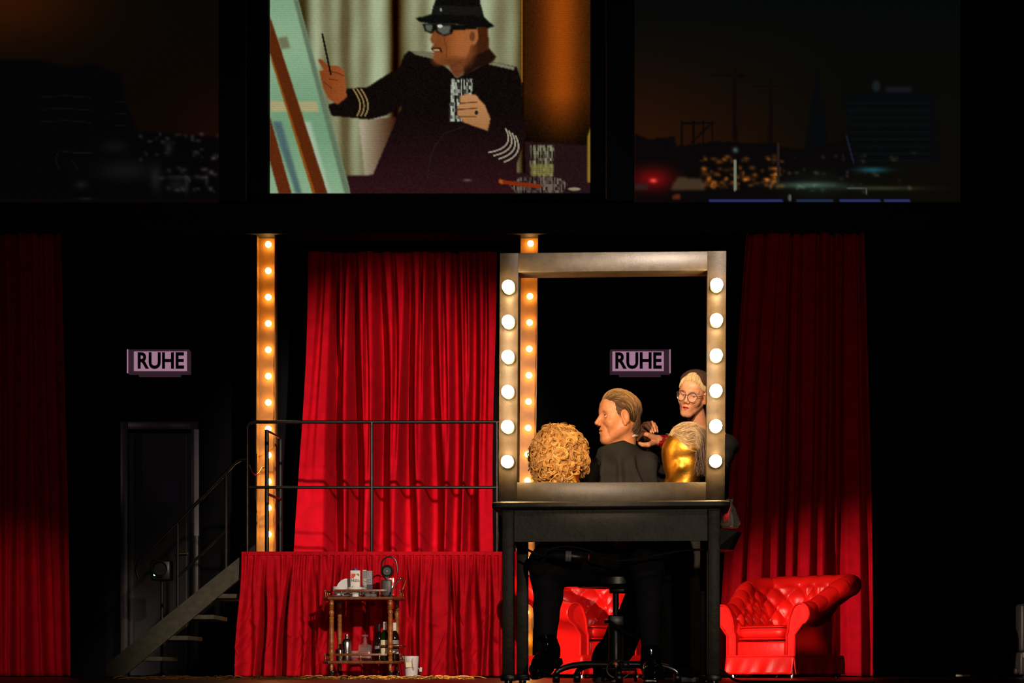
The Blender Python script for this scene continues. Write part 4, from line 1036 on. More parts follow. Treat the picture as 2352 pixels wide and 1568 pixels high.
t = thing('power_lead', 'black power lead with pale plug trailing behind the jug', 'cable', (pc[2].x, yp, 0))
MB().tube(smooth_pts(pc), .006, 8).build('cord', 'black_plastic', t)
MB().tube([pc[-2]+Vector((0, -.02, 0)), pc[-2]+Vector((.004, -.02, .035))], [.013, .010], 10).build('plug', 'milk_white', t)

r = np.random.default_rng(9); mb = MB()
for i in range(300):
    cl = r.choice([570, 665, 720, 780, 820, 860, 930, 990, 390, 450, 1015, 1000]); x = W(cl+r.normal(0, 24), 0, 12.6).x; y = r.uniform(11.6, 13.9); a = r.uniform(0, 2*PI); L_ = r.uniform(.06, .2)
    pts = []; h = r.uniform(.0, .022); cu_ = r.uniform(-2.5, 2.5)
    for j in range(7):
        u = j/6; aa = a+cu_*u; x += math.cos(aa)*L_/6; y += math.sin(aa)*L_/6*.5
        pts.append((x, y, .003+h*math.sin(PI*u*.9)))
    mb.tube(pts, .0024, 4)
o = mb.build('wood_wool', 'wood_wool'); tag(o, 'thin orange wood wool strands scattered along the stage front', 'wood wool', kind='stuff')

ym = 16.6; p0, p1 = W(2332, 1497, ym), W(2352, 1538, ym)
t = thing('moving_head_light', 'black moving stage light on a tan-edged base at the picture edge', 'stage light', (p0.x+.2, ym, 0))
MB().rbox(p0.x, p0.x+.40, ym-.16, ym+.16, .02, p0.z, .02, 3).build('base', 'fixture_black', t)
MB().rbox(p0.x+.018, p0.x+.38, ym-.165, ym-.10, p0.z-.05, p0.z-.004, .01, 3).build('tan_band', 'fixture_tan', t)
text('lettering', 'Martin', .042, (p0.x+.085, ym-.168, p0.z-.10), 'ink_pale', t, bold=.0006)
for x in (p0.x+.02, p0.x+.30): MB().rbox(x, x+.08, ym-.09, ym+.09, p0.z, p0.z+.40, .03, 3).build('yoke_arm', 'fixture_black', t)
MB().lathe([(.0, -.16), (.085, -.15), (.10, -.1), (.10, .14), (.085, .17), (0, .175)], (p0.x+.2, ym, p0.z+.28), 22, axis='y').build('head', 'fixture_black', t)
for x in (p0.x+.06, p0.x+.34): MB().lathe([(.02, 0), (.022, .02), (.02, .022)], (x, ym-.08, 0), 10).build('foot', 'black_plastic', t)
MB().rbox(p0.x-.03, p0.x+.01, ym-.12, ym-.06, .03, .075, .01, 2).build('side_latch', 'fixture_black', t)
p = W(2212, 0, 18.2); o = MB().rbox(p.x-.065, p.x+.065, 18.17, 18.22, .001, .022, .009, 3).build('paper_scrap', 'paper_scrap'); tag(o, 'small grey paper scrap on the floor by the black wall', 'scrap')

# ================================================================== FIGURES: smooth blended volumes meshed on a grid
def _v(c): return np.asarray(c, dtype=np.float64)
def sph(p, c, r): return np.sqrt(((p-_v(c))**2).sum(1))-r
def elli(p, c, R):
    q = (p-_v(c))/_v(R); k0 = np.sqrt((q**2).sum(1)); k1 = np.sqrt(((q/_v(R))**2).sum(1))+1e-9
    return k0*(k0-1)/k1
def caps(p, a, b, ra, rb=None):
    rb = ra if rb is None else rb; a, b = _v(a), _v(b); ab = b-a
    t = np.clip(((p-a)@ab)/(ab@ab+1e-12), 0, 1)
    return np.sqrt(((p-a-t[:, None]*ab)**2).sum(1))-(ra+(rb-ra)*t)
def smin(a, b, k):
    h = np.clip(.5+.5*(b-a)/k, 0, 1); return b*(1-h)+a*h-k*h*(1-h)
def smax(a, b, k): return -smin(-a, -b, k)
def chain(p, pts, rs, k=.006):
    d = None
    for i in range(len(pts)-1):
        e = caps(p, pts[i], pts[i+1], rs[i], rs[i+1]); d = e if d is None else smin(d, e, k)
    return d
def snet(f, lo, hi, h):
    lo, hi = _v(lo), _v(hi); B = 8
    nb = np.ceil((hi-lo)/(h*B)).astype(int); n = nb*B
    bi = np.stack(np.meshgrid(*[np.arange(k) for k in nb], indexing='ij'), -1).reshape(-1, 3)
    cv = f(lo+(bi*B+(B-1)/2)*h); act = np.abs(cv) < B*h*1.35
    val = np.empty(n); v6 = val.reshape(nb[0], B, nb[1], B, nb[2], B)
    sg = np.where(cv > 0, 1., -1.).reshape(nb); v6[:] = sg[:, None, :, None, :, None]
    loc = np.stack(np.meshgrid(*[np.arange(B)]*3, indexing='ij'), -1).reshape(-1, 3)
    A = bi[act]
    for s0 in range(0, len(A), 1500):
        blk = A[s0:s0+1500]; idx = (blk[:, None, :]*B+loc[None]).reshape(-1, 3)
        val[idx[:, 0], idx[:, 1], idx[:, 2]] = f(lo+idx*h)
    ins = val < 0
    c = np.zeros(tuple(n-1), np.int8)
    for i in (0, 1):
        for j in (0, 1):
            for k in (0, 1): c += ins[i:n[0]-1+i, j:n[1]-1+j, k:n[2]-1+k]
    cells = np.argwhere((c > 0) & (c < 8)); vid = np.full(tuple(n-1), -1, np.int64); vid[tuple(cells.T)] = np.arange(len(cells))
    acc = np.zeros((len(cells), 3)); cnt = np.zeros(len(cells))
    for ax in range(3):
        for o1 in (0, 1):
            for o2 in (0, 1):
                off = [0, 0, 0]; off[(ax+1) % 3] = o1; off[(ax+2) % 3] = o2
                a = cells+off; b = a.copy(); b[:, ax] += 1
                va, vb = val[tuple(a.T)], val[tuple(b.T)]; m = (va < 0) != (vb < 0)
                t = va[m]/(va[m]-vb[m]); p_ = a[m].astype(float); p_[:, ax] += t; acc[m] += p_; cnt[m] += 1
    V = lo+acc/cnt[:, None]*h; Q = []
    for ax in range(3):
        sl0 = [slice(None)]*3; sl1 = [slice(None)]*3; sl0[ax] = slice(0, -1); sl1[ax] = slice(1, None)
        i0, i1 = ins[tuple(sl0)], ins[tuple(sl1)]; e = np.argwhere(i0 != i1); b, c_ = (ax+1) % 3, (ax+2) % 3
        ok = (e[:, b] > 0) & (e[:, c_] > 0) & (e[:, b] < n[b]-1) & (e[:, c_] < n[c_]-1) & (e[:, ax] < n[ax]-1); e = e[ok]
        q = []
        for o1, o2 in ((0, 0), (-1, 0), (-1, -1), (0, -1)):
            g = e.copy(); g[:, b] += o1; g[:, c_] += o2; q.append(vid[tuple(g.T)])
        q = np.stack(q, 1); flip = ~i0[tuple(e.T)]; q[flip] = q[flip][:, ::-1]; Q.append(q)
    Q = np.concatenate(Q); Q = Q[(Q >= 0).all(1)]
    return V, Q[:, ::-1]
def join(parts):
    Vs, Qs, Cs, o = [], [], [], 0
    for V, Q, c in parts: Vs.append(V); Qs.append(Q+o); Cs.append(np.broadcast_to(c, V.shape)); o += len(V)
    return np.concatenate(Vs), np.concatenate(Qs), np.concatenate(Cs)
def put(name, V, Q, mname, parent, cols=None, label=None):
    inv = np.array(MW[parent.name].inverted()); V = V@inv[:3, :3].T+inv[:3, 3]
    return link(name, mesh_np(name, V, Q, True, cols), mname, parent, label=label)
def strands(P, r, cols, k=3):
    """P: n,m,3 polylines turned into thin tubes"""
    n, m, _ = P.shape; T = np.gradient(P, axis=1); T /= np.linalg.norm(T, axis=2, keepdims=True)+1e-9
    ref = np.array((.31, .77, .55)); A = np.cross(T, ref); A /= np.linalg.norm(A, axis=2, keepdims=True)+1e-9; Bv = np.cross(T, A)
    tp = np.sin(np.linspace(.25, PI-.12, m))**.5; R = (r[:, None]*tp[None])[..., None]
    V = np.stack([P+R*(A*math.cos(2*PI*i/k)+Bv*math.sin(2*PI*i/k)) for i in range(k)], 2)
    I = np.arange(n*m*k).reshape(n, m, k); Q = []
    for i in range(k):
        j = (i+1) % k; Q.append(np.stack([I[:, :-1, i], I[:, :-1, j], I[:, 1:, j], I[:, 1:, i]], -1).reshape(-1, 4))
    C_ = np.repeat(cols[:, None], m*k, 1).reshape(-1, 3)
    return V.reshape(-1, 3), np.concatenate(Q), C_
def frame(yaw, pitch, roll):
    """columns forward, left, up.  yaw 0 faces the camera, positive turns towards picture left"""
    f = np.array((-math.sin(yaw)*math.cos(pitch), -math.cos(yaw)*math.cos(pitch), math.sin(pitch)))
    l = np.cross((0, 0, 1), f); l /= np.linalg.norm(l); u = np.cross(f, l)
    l2 = l*math.cos(roll)+u*math.sin(roll); u2 = u*math.cos(roll)-l*math.sin(roll)
    return np.stack([f, l2, u2], 1)
EYE = (.0655, .0315, .001)
def head_sdf(q, P):
    s_ = q.copy(); s_[:, 1] = np.abs(s_[:, 1]); x, y, z = s_[:, 0], s_[:, 1], s_[:, 2]; g = P
    d = elli(q, (-.008, 0, .034), (.094, .076, .080))
    d = smin(d, elli(q, (.022, 0, -.02), (.066, .060, .088)), .03)
    d = smin(d, caps(s_, (-.012, .050, -.048), (.055, .020, -.098), g['jaw'], .018), .028)
    d = smin(d, sph(s_, (.066, .008, g['chinz']), .019), .02)
    if g['plain'] > 0: return d
    d = smin(d, sph(s_, (.050, .042, -.030), .024), .025)
    d = smin(d, elli(q, (.068, 0, .050), (.018, .042, .024)), .03)
    d = smin(d, caps(s_, (.0795, .008, .0205), (.063, .046, .0235), g['brow'], .009), .014)
    if g['plain'] < 1: d = smax(d, -sph(s_, (.0925, .0355, -.001), .0208), .011)
    nl = g['nose']
    d = smin(d, caps(s_, (.080, 0, .014), (.1015+nl, 0, -.030), .0075, .0105), .010)
    if g['plain'] < 1:
        d = smin(d, sph(s_, (.093+nl*.6, .0115, -.0365), .0088), .006)
        d = smax(d, -sph(s_, (.099+nl*.6, .0075, -.0465), .0042), .003)
    d = smin(d, elli(q, (.070, 0, -.068), (.020, .028, .026)), .016)
    if g['plain'] < 1:
        d = smin(d, caps(s_, (.0895, 0, -.0600), (.077, .021*g['mw'], -.0672), .0052, .0026), .004)
        d = smin(d, caps(s_, (.0875, 0, -.0738), (.077, .018*g['mw'], -.0690), .0066, .0032), .004)
        d = smax(d, -caps(s_, (.0955, 0, -.0665), (.078, .0225*g['mw'], -.0682), g['mouth'], .0012), .0022)
        e = np.sqrt(((s_-_v(EYE))**2).sum(1))
        d = smin(d, smax(e-.0138, -(z-g['lid']-(.0655+.012-x)*.12), .0008), .003)
        d = smin(d, smax(e-.0136, z+.0058, .0008), .003)
        # ears
        ex, ez = x+.004, z+.006
        er = s_.copy(); er[:, 0] = ex*.96+ez*-.25; er[:, 2] = ez*.96+ex*.25
        ear = elli(er, (-.006, .0775, 0), (.0200, .0100, .0335)); ear = smin(ear, caps(er, (.002, .076, -.024), (.002, .078, -.034), .009, .007), .006)
        ear = smax(ear, -elli(er, (-.003, .0905, .004), (.0130, .0115, .0225)), .003)
        ear = smin(ear, caps(er, (.007, .0785, -.002), (.006, .0790, -.016), .0042), .003)
        ear = smin(ear, caps(er, (-.010, .0800, .010), (-.008, .0800, -.016), .0035, .003), .004)
        d = smin(d, ear, .003)
        w_ = g['wrinkle']
        if w_:
            for seg in (((.084, -.033), (.068, -.054), (.060, -.074), (.056, -.092)), ((.050, -.014), (.060, -.0175), (.070, -.0150))):
                for (xa, za), (xb, zb) in zip(seg[:-1], seg[1:]):
                    t = np.clip(((x-xa)*(xb-xa)+(z-za)*(zb-za))/((xb-xa)**2+(zb-za)**2), 0, 1)
                    dd = np.hypot(x-xa-t*(xb-xa), z-za-t*(zb-za)); d = d+w_*.0026*np.exp(-(dd/.0036)**2)*np.clip((y-.010)/.004, 0, 1)
            m = np.clip((x-.045)/.02, 0, 1)*np.clip((.050-y)/.01, 0, 1)
            for zz_ in (.036, .0445, .053, .062): d = d+w_*.0013*np.exp(-((z-zz_-.006*np.sin(y*60))/.0020)**2)*m
    return d
def head_cols(q, P):
    s_ = q.copy(); s_[:, 1] = np.abs(s_[:, 1]); c = np.tile(np.array(P['skin']), (len(q), 1))
    def mix(m, col): 
        nonlocal c; m = np.clip(m, 0, 1)[:, None]; c = c*(1-m)+np.array(col)*m
    sk = np.array(P['skin'])
    mix(.45*np.exp(-(sph(s_, (.07, .04, -.03), 0)/.024)**2), sk*(1.0, .78, .70))
    mix(.40*np.exp(-(sph(s_, (.112, 0, -.034), 0)/.014)**2), sk*(1.0, .75, .66))
    mix(.40*np.exp(-((s_[:, 1]-.083)/.010)**2)*(s_[:, 0] < .03)*(s_[:, 0] > -.04)*(s_[:, 2] < .03), sk*(1., .74, .66))
    mix(.5*np.exp(-(sph(s_, EYE, .014)/.006)**2), sk*(.80, .62, .55))
    if P['stubble']: mix(.28*np.clip((-.045-s_[:, 2])/.03, 0, 1)*np.clip((s_[:, 0]+.02)/.03, 0, 1), sk*(.72, .68, .68))
    ym = .0225*P['mw']; yy = np.clip(s_[:, 1]/ym, 0, 1); zl = -.0667-.0012*yy**2; up = (s_[:, 2] > zl); hh = np.where(up, .0068-.0012*np.exp(-(s_[:, 1]/.003)**2), .0082)*(1-yy**2.2)
    mix(np.clip((hh-np.abs(s_[:, 2]-zl))/.0012+.3, 0, 1)*(s_[:, 0] > .06)*(s_[:, 1] < ym), P['lip'])
    e_ = np.sqrt(((s_-_v(EYE))**2).sum(1)); lz = P['lid']+(.0775-s_[:, 0])*.12
    mix(.85*np.clip((.0022-np.abs(s_[:, 2]-lz-.0004))/.0012, 0, 1)*(e_ < .0155)*(s_[:, 0] > .062), (.05, .022, .012))
    br = caps(s_, (.086, .012, .0225), (.070, .047, .0255), .0052, .003); mix(P['browa']*np.clip((.004-br)/.004, 0, 1), P['browc'])
    mix(np.clip((.0018-caps(s_, (.0955, 0, -.0665), (.078, .0225*P['mw'], -.0682), .002, .001))/.001, 0, 1)*.85, (.05, .012, .01))
    return c
def eye_mesh(look, col, lash):
    mb = MB().sphere((0, 0, 0), .0122, 32, 24); V = np.array(mb.v); look = np.array(look)/np.linalg.norm(look)
    a = np.degrees(np.arccos(np.clip((V/.0122)@look, -1, 1))); c = np.tile((.62, .55, .50), (len(V), 1))
    c[a < 29] = col; c[a < 12] = (.004, .004, .004)
    me = mesh_np('eye', V, [tuple(f) for f in mb.f], True, c); me.materials.append(MATS['eye'])
    return me
def figure_head(P, Rm, o, sc):
    def f(p): return head_sdf(((p-o)@Rm)/sc, P)*sc.min()
    return f
def add_eyes(t, Rm, o, sc, look, col):
    Rl = np.diag(sc)
    for sg in (1, -1):
        e = np.array((EYE[0], EYE[1]*sg, EYE[2]))*sc; me = eye_mesh(np.array(look)@Rm.T, col, 0)
        eo = link('eye', me, None, t, loc=tuple(np.array(o)+Rm@e-np.array(MW[t.name].translation))); eo.scale = (float(sc.min()),)*3

# ------------------------------------------------------------------ seated man
YMn = 9.0; ho = np.array(W(1422, 958, YMn)); Rm = frame(math.radians(79), math.radians(1), math.radians(0)); sc = np.array((.97, .97, .99))
MAN = dict(mw=1.1, jaw=.024, chinz=-.104, brow=.0125, nose=.004, mouth=.0032, lid=.0042, wrinkle=1., plain=0, skin=(.52, .205, .088), stubble=1, lip=(.40, .13, .075), browa=.6, browc=(.20, .10, .04))
man = thing('person', 'seated man under a black barber cape with swept-back blond hair', 'person', (.49, 9.0, 0))
hf = figure_head(MAN, Rm, ho, sc)
nb = ho+Rm@np.array((-.028, 0, -.045))
def man_top(p):
    d = hf(p)
    d = smin(d, caps(p, nb, (.505, 9.035, 1.03), .049, .054), .022)
    d = smin(d, caps(p, ho+Rm@np.array((.045, 0, -.105)), (.465, 9.01, 1.06), .016, .030), .03)
    d = smin(d, caps(p, (.44, 9.06, .975), (.57, 9.06, .985), .03), .05)
    return d
V1, Q1 = snet(man_top, ho-np.array((.17, .16, .24)), ho+np.array((.22, .16, .16)), .0021)
lc = ((V1-ho)@Rm)/sc; col = head_cols(lc, MAN)
def man_low(p):
    d = elli(p, (.495, 9.06, .74), (.16, .11, .26))
    d = smin(d, caps(p, (.40, 9.06, .91), (.59, 9.06, .935), .04), .05)
    for sx, hx, kn, an in ((.385, .43, (.165, 8.66, .50), (.147, 8.672, .19)), (.605, .56, (.588, 8.66, .50), (.60, 8.695, .18))):
        d = smin(d, caps(p, (sx, 9.06, .90), (sx, 9.0, .68), .042, .036), .03); d = smin(d, caps(p, (sx, 9.0, .68), (.46 if sx < .5 else .53, 8.80, .62), .034, .028), .02)
        d = smin(d, sph(p, (.465 if sx < .5 else .525, 8.76, .62), .035), .02)
        d = smin(d, caps(p, (hx, 9.02, .56), kn, .075, .052), .05); d = smin(d, caps(p, kn, an, .046, .022), .02)
    return d
V2, Q2 = snet(man_low, (.05, 8.55, .08), (.75, 9.25, 1.06), .011)
V, Q, cc = join([(V1, Q1, col), (V2, Q2, np.array(MAN['skin']))])
put('body', V, Q, 'skin', man, cc)
add_eyes(man, Rm, ho, sc, (.86, .42, .22), (.10, .11, .10))
# swept-back hair
def hair_shell(ph, lat, off, P):
    w_ = np.sqrt(np.clip(1-lat**2, 0, 1)); cx_, cz_ = -.008, .034
    ex = off+P['front']*np.exp(-((ph-math.radians(68))/.5)**2)*(w_ > .3)*w_
    x = cx_+(.094+ex)*np.cos(ph)*w_; z = cz_+(.080+ex)*np.sin(ph)*w_; y = (.076+off)*lat
    return np.stack([x, y, z], -1)
def inpoly(X, Z, poly):
    m = np.zeros(X.shape, bool)
    for (x1, y1), (x2, y2) in zip(poly, poly[1:]+poly[:1]):
        if y1 != y2: m ^= ((y1 > Z) != (y2 > Z)) & (X < (x2-x1)*(Z-y1)/(y2-y1)+x1)
    return m
HC, HR = np.array((-.008, 0, .034)), np.array((.094, .076, .080))
def flow_hair(seed, n, region, angle, length, off, lift, radius, colour, cap_col, m=12):
    r = np.random.default_rng(seed); D = r.normal(0, 1, (n*4, 3)); D /= np.linalg.norm(D, axis=1, keepdims=True); p = HC+D*HR; p = p[inpoly(p[:, 0], p[:, 2], region)]
    while len(p) < n: q = r.normal(0, 1, (n*6, 3)); q /= np.linalg.norm(q, axis=1, keepdims=True); q = HC+q*HR; p = np.concatenate([p, q[inpoly(q[:, 0], q[:, 2], region)]])
    p = p[:n]
    P = np.zeros((n, m, 3)); L_ = r.uniform(*length, n); ph = r.uniform(0, 6, n); o_ = r.uniform(*off, n); p0 = p.copy()
    for j in range(m):
        u = j/(m-1); q = (p-HC)/HR; l = np.linalg.norm(q, axis=1, keepdims=True); N = q/HR; N /= np.linalg.norm(N, axis=1, keepdims=True)
        P[:, j] = p+N*((o_*(.35+.65*math.sin(PI*min(u*1.1, 1))))[:, None]+lift(p)[:, None])
        v = angle(p)+np.stack([0*ph, .10*np.sin(ph+u*3), .08*np.sin(ph*2+u*5)], 1); low = p[:, 2] < -.03
        v = v-N*(v*N).sum(1, keepdims=True)*np.where(low, .3, 1.)[:, None]; v /= np.linalg.norm(v, axis=1, keepdims=True)+1e-9
        pn = p+v*(L_/(m-1))[:, None]; q = (pn-HC)/HR; l = np.linalg.norm(q, axis=1, keepdims=True); p = np.where((pn[:, 2:] < -.03), pn, HC+(pn-HC)/l)
    c = colour(p0, r)
    out = [strands(P, r.uniform(*radius, n), c)]
    sp = MB().sphere((0, 0, 0), 1., 150, 110); G = np.array(sp.v); Qb = np.array(sp.f); Vb = HC+G*HR; ok = inpoly(Vb[:, 0], Vb[:, 2], region); N = G/HR; N /= np.linalg.norm(N, axis=1, keepdims=True)
    Vb = Vb+N*(.0026+lift(Vb)*.8)[:, None]; Qb = Qb[ok[Qb].all(1)]; out.append((Vb, Qb, np.array(cap_col)))
    return join(out)
def man_hair():
    reg = [(.10, .060), (.050, .064), (.037, .060), (.033, .028), (.021, -.024), (.010, -.022), (.008, .022), (-.022, .030), (-.034, 0), (-.040, -.06), (-.2, -.06), (-.2, .2), (.10, .2)]
    def ang(p):
        a = np.radians(np.clip(np.interp(p[:, 0], (-.10, -.06, 0, .05, .09), (100, 70, 26, -2, -32)), -40, 100))+np.where(p[:, 2] < .05, .22, 0)
        return np.stack([-np.cos(a), 0*a, -np.sin(a)], 1)
    def lift(p): return .0125*np.clip((p[:, 2]-.06)/.04, 0, 1)*np.clip((p[:, 0]+.06)/.08, 0, 1)
    def colr(p, r):
        n = len(p); t = np.clip((.100-p[:, 2])/.05+r.normal(0, .25, n), 0, 1)[:, None]; c = np.array((.33, .17, .050))*(1-t)+np.array((.060, .029, .013))*t; hi = (r.random(n) < .2)[:, None]
        return np.where(hi, np.array((.50, .30, .11))*(1-.45*t), c)*r.uniform(.75, 1.2, (n, 1))
    V, Q, c = flow_hair(31, 2600, reg, ang, (.045, .085), (.002, .007), lift, (.0007, .0014), colr, (.085, .042, .017))
    r = np.random.default_rng(77); n = 700; lt = r.uniform(-1, 1, n); u = np.linspace(0, 1, 10); st = np.stack([-.052-.040*np.sqrt(1-(lt*.85)**2), .066*lt, r.uniform(-.035, .035, n)], 1); en = np.stack([-.040-.040*np.sqrt(1-lt**2)+r.normal(0, .003, n), .046*lt, -.078+.020*np.abs(lt)+r.normal(0, .008, n)], 1)
    Pn = st[:, None]*(1-u)[None, :, None]+en[:, None]*u[None, :, None]; Pn[..., 0] -= .010*np.sin(PI*u)[None]; nap = strands(Pn, r.uniform(.0008, .0016, n), np.array((.075, .036, .015))*r.uniform(.6, 1.7, (n, 1)))
    sb = [(.052, .066), (.037, .060), (.033, .028), (.021, -.024), (.010, -.022), (.008, .030), (.0, .066)]
    Vb, Qb, cb_ = flow_hair(41, 900, sb, lambda p: np.stack([-.75+0*p[:, 0], 0*p[:, 0], -.66+0*p[:, 0]], 1), (.018, .034), (.002, .005), lambda p: 0*p[:, 0], (.0006, .0012), lambda p, r: np.array((.085, .042, .019))*r.uniform(.5, 2.0, (len(p), 1)), (.075, .037, .015))
    V, Q, c = join([(V, Q, c*np.array((.82, .80, .78))), (Vb, Qb, cb_), nap])
    put('hair', ho+(V*sc)@Rm.T, Q, 'hair', man, c)
man_hair()
# cape
def cape(p):
    q = p.copy(); q[:, 1] = 9.05+(p[:, 1]-9.05)*1.2
    d = caps(q, (.492, 9.04, 1.030), (.497, 9.05, .80), .072, .165)
    d = smin(d, elli(p, (.474, 9.025, 1.035), (.090, .078, .085)), .03)
    d = smin(d, caps(p, (.385, 9.06, .945), (.612, 9.06, .985), .060, .062), .055)
    d = smin(d, elli(p, (.497, 9.05, .72), (.195, .165, .24)), .06)
    d = smin(d, caps(p, (.40, 8.98, .585), (.160, 8.66, .520), .11, .088), .05)
    d = smin(d, caps(p, (.57, 8.98, .585), (.588, 8.67, .520), .11, .080), .05)
    d = smin(d, caps(p, (.48, 8.95, .565), (.37, 8.74, .515), .07, .05), .06)
    a = np.arctan2(p[:, 1]-9.05, p[:, 0]-.497); k = np.clip((1.03-p[:, 2])/.10, 0, 1)
    d = d+k*(.0105*np.sin(a*9+.8+1.5*np.sin(p[:, 2]*7))+.004*np.sin(a*17+p[:, 2]*9)+.004*np.sin(p[:, 0]*60+p[:, 2]*25))
    hem = .452+.012*np.sin(p[:, 0]*24)+.028*np.exp(-((p[:, 0]-.40)/.06)**2)
    d = smax(d, hem-p[:, 2], .006); d = smax(d, p[:, 2]-(1.086+.28*(p[:, 0]-.49)), .006)
    return d
V, Q = snet(cape, (.02, 8.5, .42), (.78, 9.32, 1.14), .0052)
put('cape', V, Q, 'black_cloth', man)
MB().tube([(.502+.064*math.cos(a), 9.031+.060*math.sin(a), 1.096+.020*math.cos(a)) for a in np.linspace(-1.0, 1.6, 20)], .0065, 8).build('collar', 'white_cloth', man)
def trousers(p):
    d = caps(p, (.43, 9.0, .54), (.160, 8.665, .490), .095, .080); d = smin(d, caps(p, (.160, 8.665, .485), (.143, 8.675, .13), .077, .038), .03)
    e = caps(p, (.56, 9.0, .54), (.588, 8.67, .485), .095, .070); e = smin(e, caps(p, (.588, 8.67, .485), (.600, 8.70, .16), .068, .040), .03)
    d = smin(d, e, .02); d = d+.003*np.sin(p[:, 2]*55+p[:, 0]*30)*np.sin(p[:, 2]*13)
    return smax(d, .125+.015*(p[:, 0] < .4)-p[:, 2], .005)
V, Q = snet(trousers, (.0, 8.5, .09), (.72, 9.14, .66), .007); put('trousers', V, Q, 'trouser_cloth', man)
def shoe(heel, toe, up, name='shoe'):
    h_, t_, u_ = _v(heel), _v(toe), _v(up); L_ = np.linalg.norm(t_-h_); f = (t_-h_)/L_; sd = np.cross(u_, f); sd /= np.linalg.norm(sd); u2 = np.cross(f, sd)
    B_ = np.stack([f, sd, u2], 1)
    def g(p):
        q = (p-h_)@B_
        d = elli(q, (L_*.74, 0, .028), (L_*.27, .046, .036)); d = smin(d, elli(q, (L_*.16, 0, .045), (L_*.18, .037, .055)), .03)
        d = smin(d, caps(q, (L_*.18, 0, .05), (L_*.62, 0, .045), .040, .036), .03); d = smin(d, caps(q, (L_*.14, 0, .07), (L_*.16, 0, .115), .040, .044), .02)
        d = smax(d, -q[:, 2], .004)
        sole = smax(np.abs(q[:, 2]-.002)-.006, smin(elli(q*np.array((1, 1, 0)), (L_*.72, 0, 0), (L_*.30, .050, 9)), elli(q*np.array((1, 1, 0)), (L_*.2, 0, 0), (L_*.22, .040, 9)), .03), .003)
        hl = smax(smax(np.abs(q[:, 2]+.012)-.014, np.abs(q[:, 0]-L_*.11)-.035, .004), np.abs(q[:, 1])-.032, .004)
        d = np.minimum(np.minimum(d, sole), hl)
        lace = np.sin((q[:, 0]-L_*.3)*2*PI/.016); d = d-.0016*np.clip(lace, 0, 1)*(np.abs(q[:, 1]) < .018)*(q[:, 0] > L_*.28)*(q[:, 0] < L_*.58)*(q[:, 2] > .03)
        return d
    c0 = np.minimum(h_, t_)-.10; c1 = np.maximum(h_, t_)+np.array((.1, .1, .16))
    V, Q = snet(g, c0, c1, .004); V[:, 2] = np.maximum(V[:, 2], .002)
    put(name, V, Q, 'patent_leather', man)
shoe((.188, 8.735, .105), (.105, 8.50, .022), (-.25, -.35, .9)); shoe((.602, 8.745, .028), (.603, 8.465, .020), (0, 0, 1))

# ------------------------------------------------------------------ wheeled stool
t = thing('swivel_stool', 'wheeled salon stool with chrome five-star base under the seated man', 'stool', (.468, 9.0, 0))
MB().lathe([(.0, .43), (.17, .43), (.185, .44), (.185, .47), (.16, .482), (0, .485)], (.468, 9.03, 0), 28).build('seat', 'black_plastic', t)
MB().rbox(.44, .56, 8.98, 9.08, .405, .43, .006, 2).build('seat_plate', 'dark_metal', t)
MB().lathe([(.0135, .24), (.0135, .41)], (.468, 9.03, 0), 16).build('gas_rod', 'dark_metal', t)
MB().lathe([(.030, .06), (.032, .07), (.032, .295), (.028, .30), (.0135, .302)], (.468, 9.03, 0), 22).build('column', 'black_plastic', t)
MB().rbox(.433, .505, 8.985, 9.06, .255, .305, .008, 3).build('clamp_block', 'black_plastic', t)
MB().tube([(.415, 8.98, .275), (.44, 8.975, .275), (.49, 8.96, .235), (.52, 8.93, .215), (.60, 8.93, .218)], .007, 8).build('lever', 'dark_metal', t)
MB().tube([(.51, 8.99, .28), (.56, 8.97, .255), (.60, 8.95, .235)], .006, 8).build('lever', 'dark_metal', t)
MB().lathe([(.045, .062), (.050, .068), (.050, .085), (.036, .094), (.030, .094)], (.468, 9.03, 0), 24).build('hub', 'chrome', t)
for i in range(5):
    a = math.radians(198+72*i); dx, dy = math.cos(a), math.sin(a); pts = []; rs = []
    for u in np.linspace(0, 1, 9): pts.append((.468+dx*(.03+.245*u), 9.03+dy*(.03+.245*u), .082-.008*u-.018*u**6+.006*math.sin(PI*u))); rs.append(.017-.004*u)
    pts.append((.468+dx*.285, 9.03+dy*.285, .046)); rs.append(.012)
    lg = MB().tube(pts, rs, 12).build('base_arm', 'chrome', t)
    x, y = .468+dx*.285, 9.03+dy*.285
    c_ = MB().lathe([(.005, -.016), (.020, -.016), (.023, -.010), (.023, .010), (.020, .016), (.005, .016)], (x, y, .024), 16, axis='x').build('castor', 'black_plastic', t)
    MB().rbox(x-.011, x+.011, y-.012, y+.014, .026, .052, .005, 2).build('castor_fork', 'black_plastic', c_)
MB().tube([(.468+.052*math.cos(a), 8.80, .062+.040*math.sin(a)) for a in np.linspace(0, 2*PI, 30, endpoint=False)], .004, 6, closed=True).build('pedal_ring', 'dark_metal', t)
MB().tube([(.40, 8.84, .01), (.40, 8.82, .062), (.545, 8.82, .062), (.545, 8.84, .01)], .008, 8).build('foot_pedal', 'dark_metal', t)
MB().tube([(.468, 8.80, .10), (.468, 9.0, .075)], .006, 6).build('pedal_arm', 'dark_metal', t)

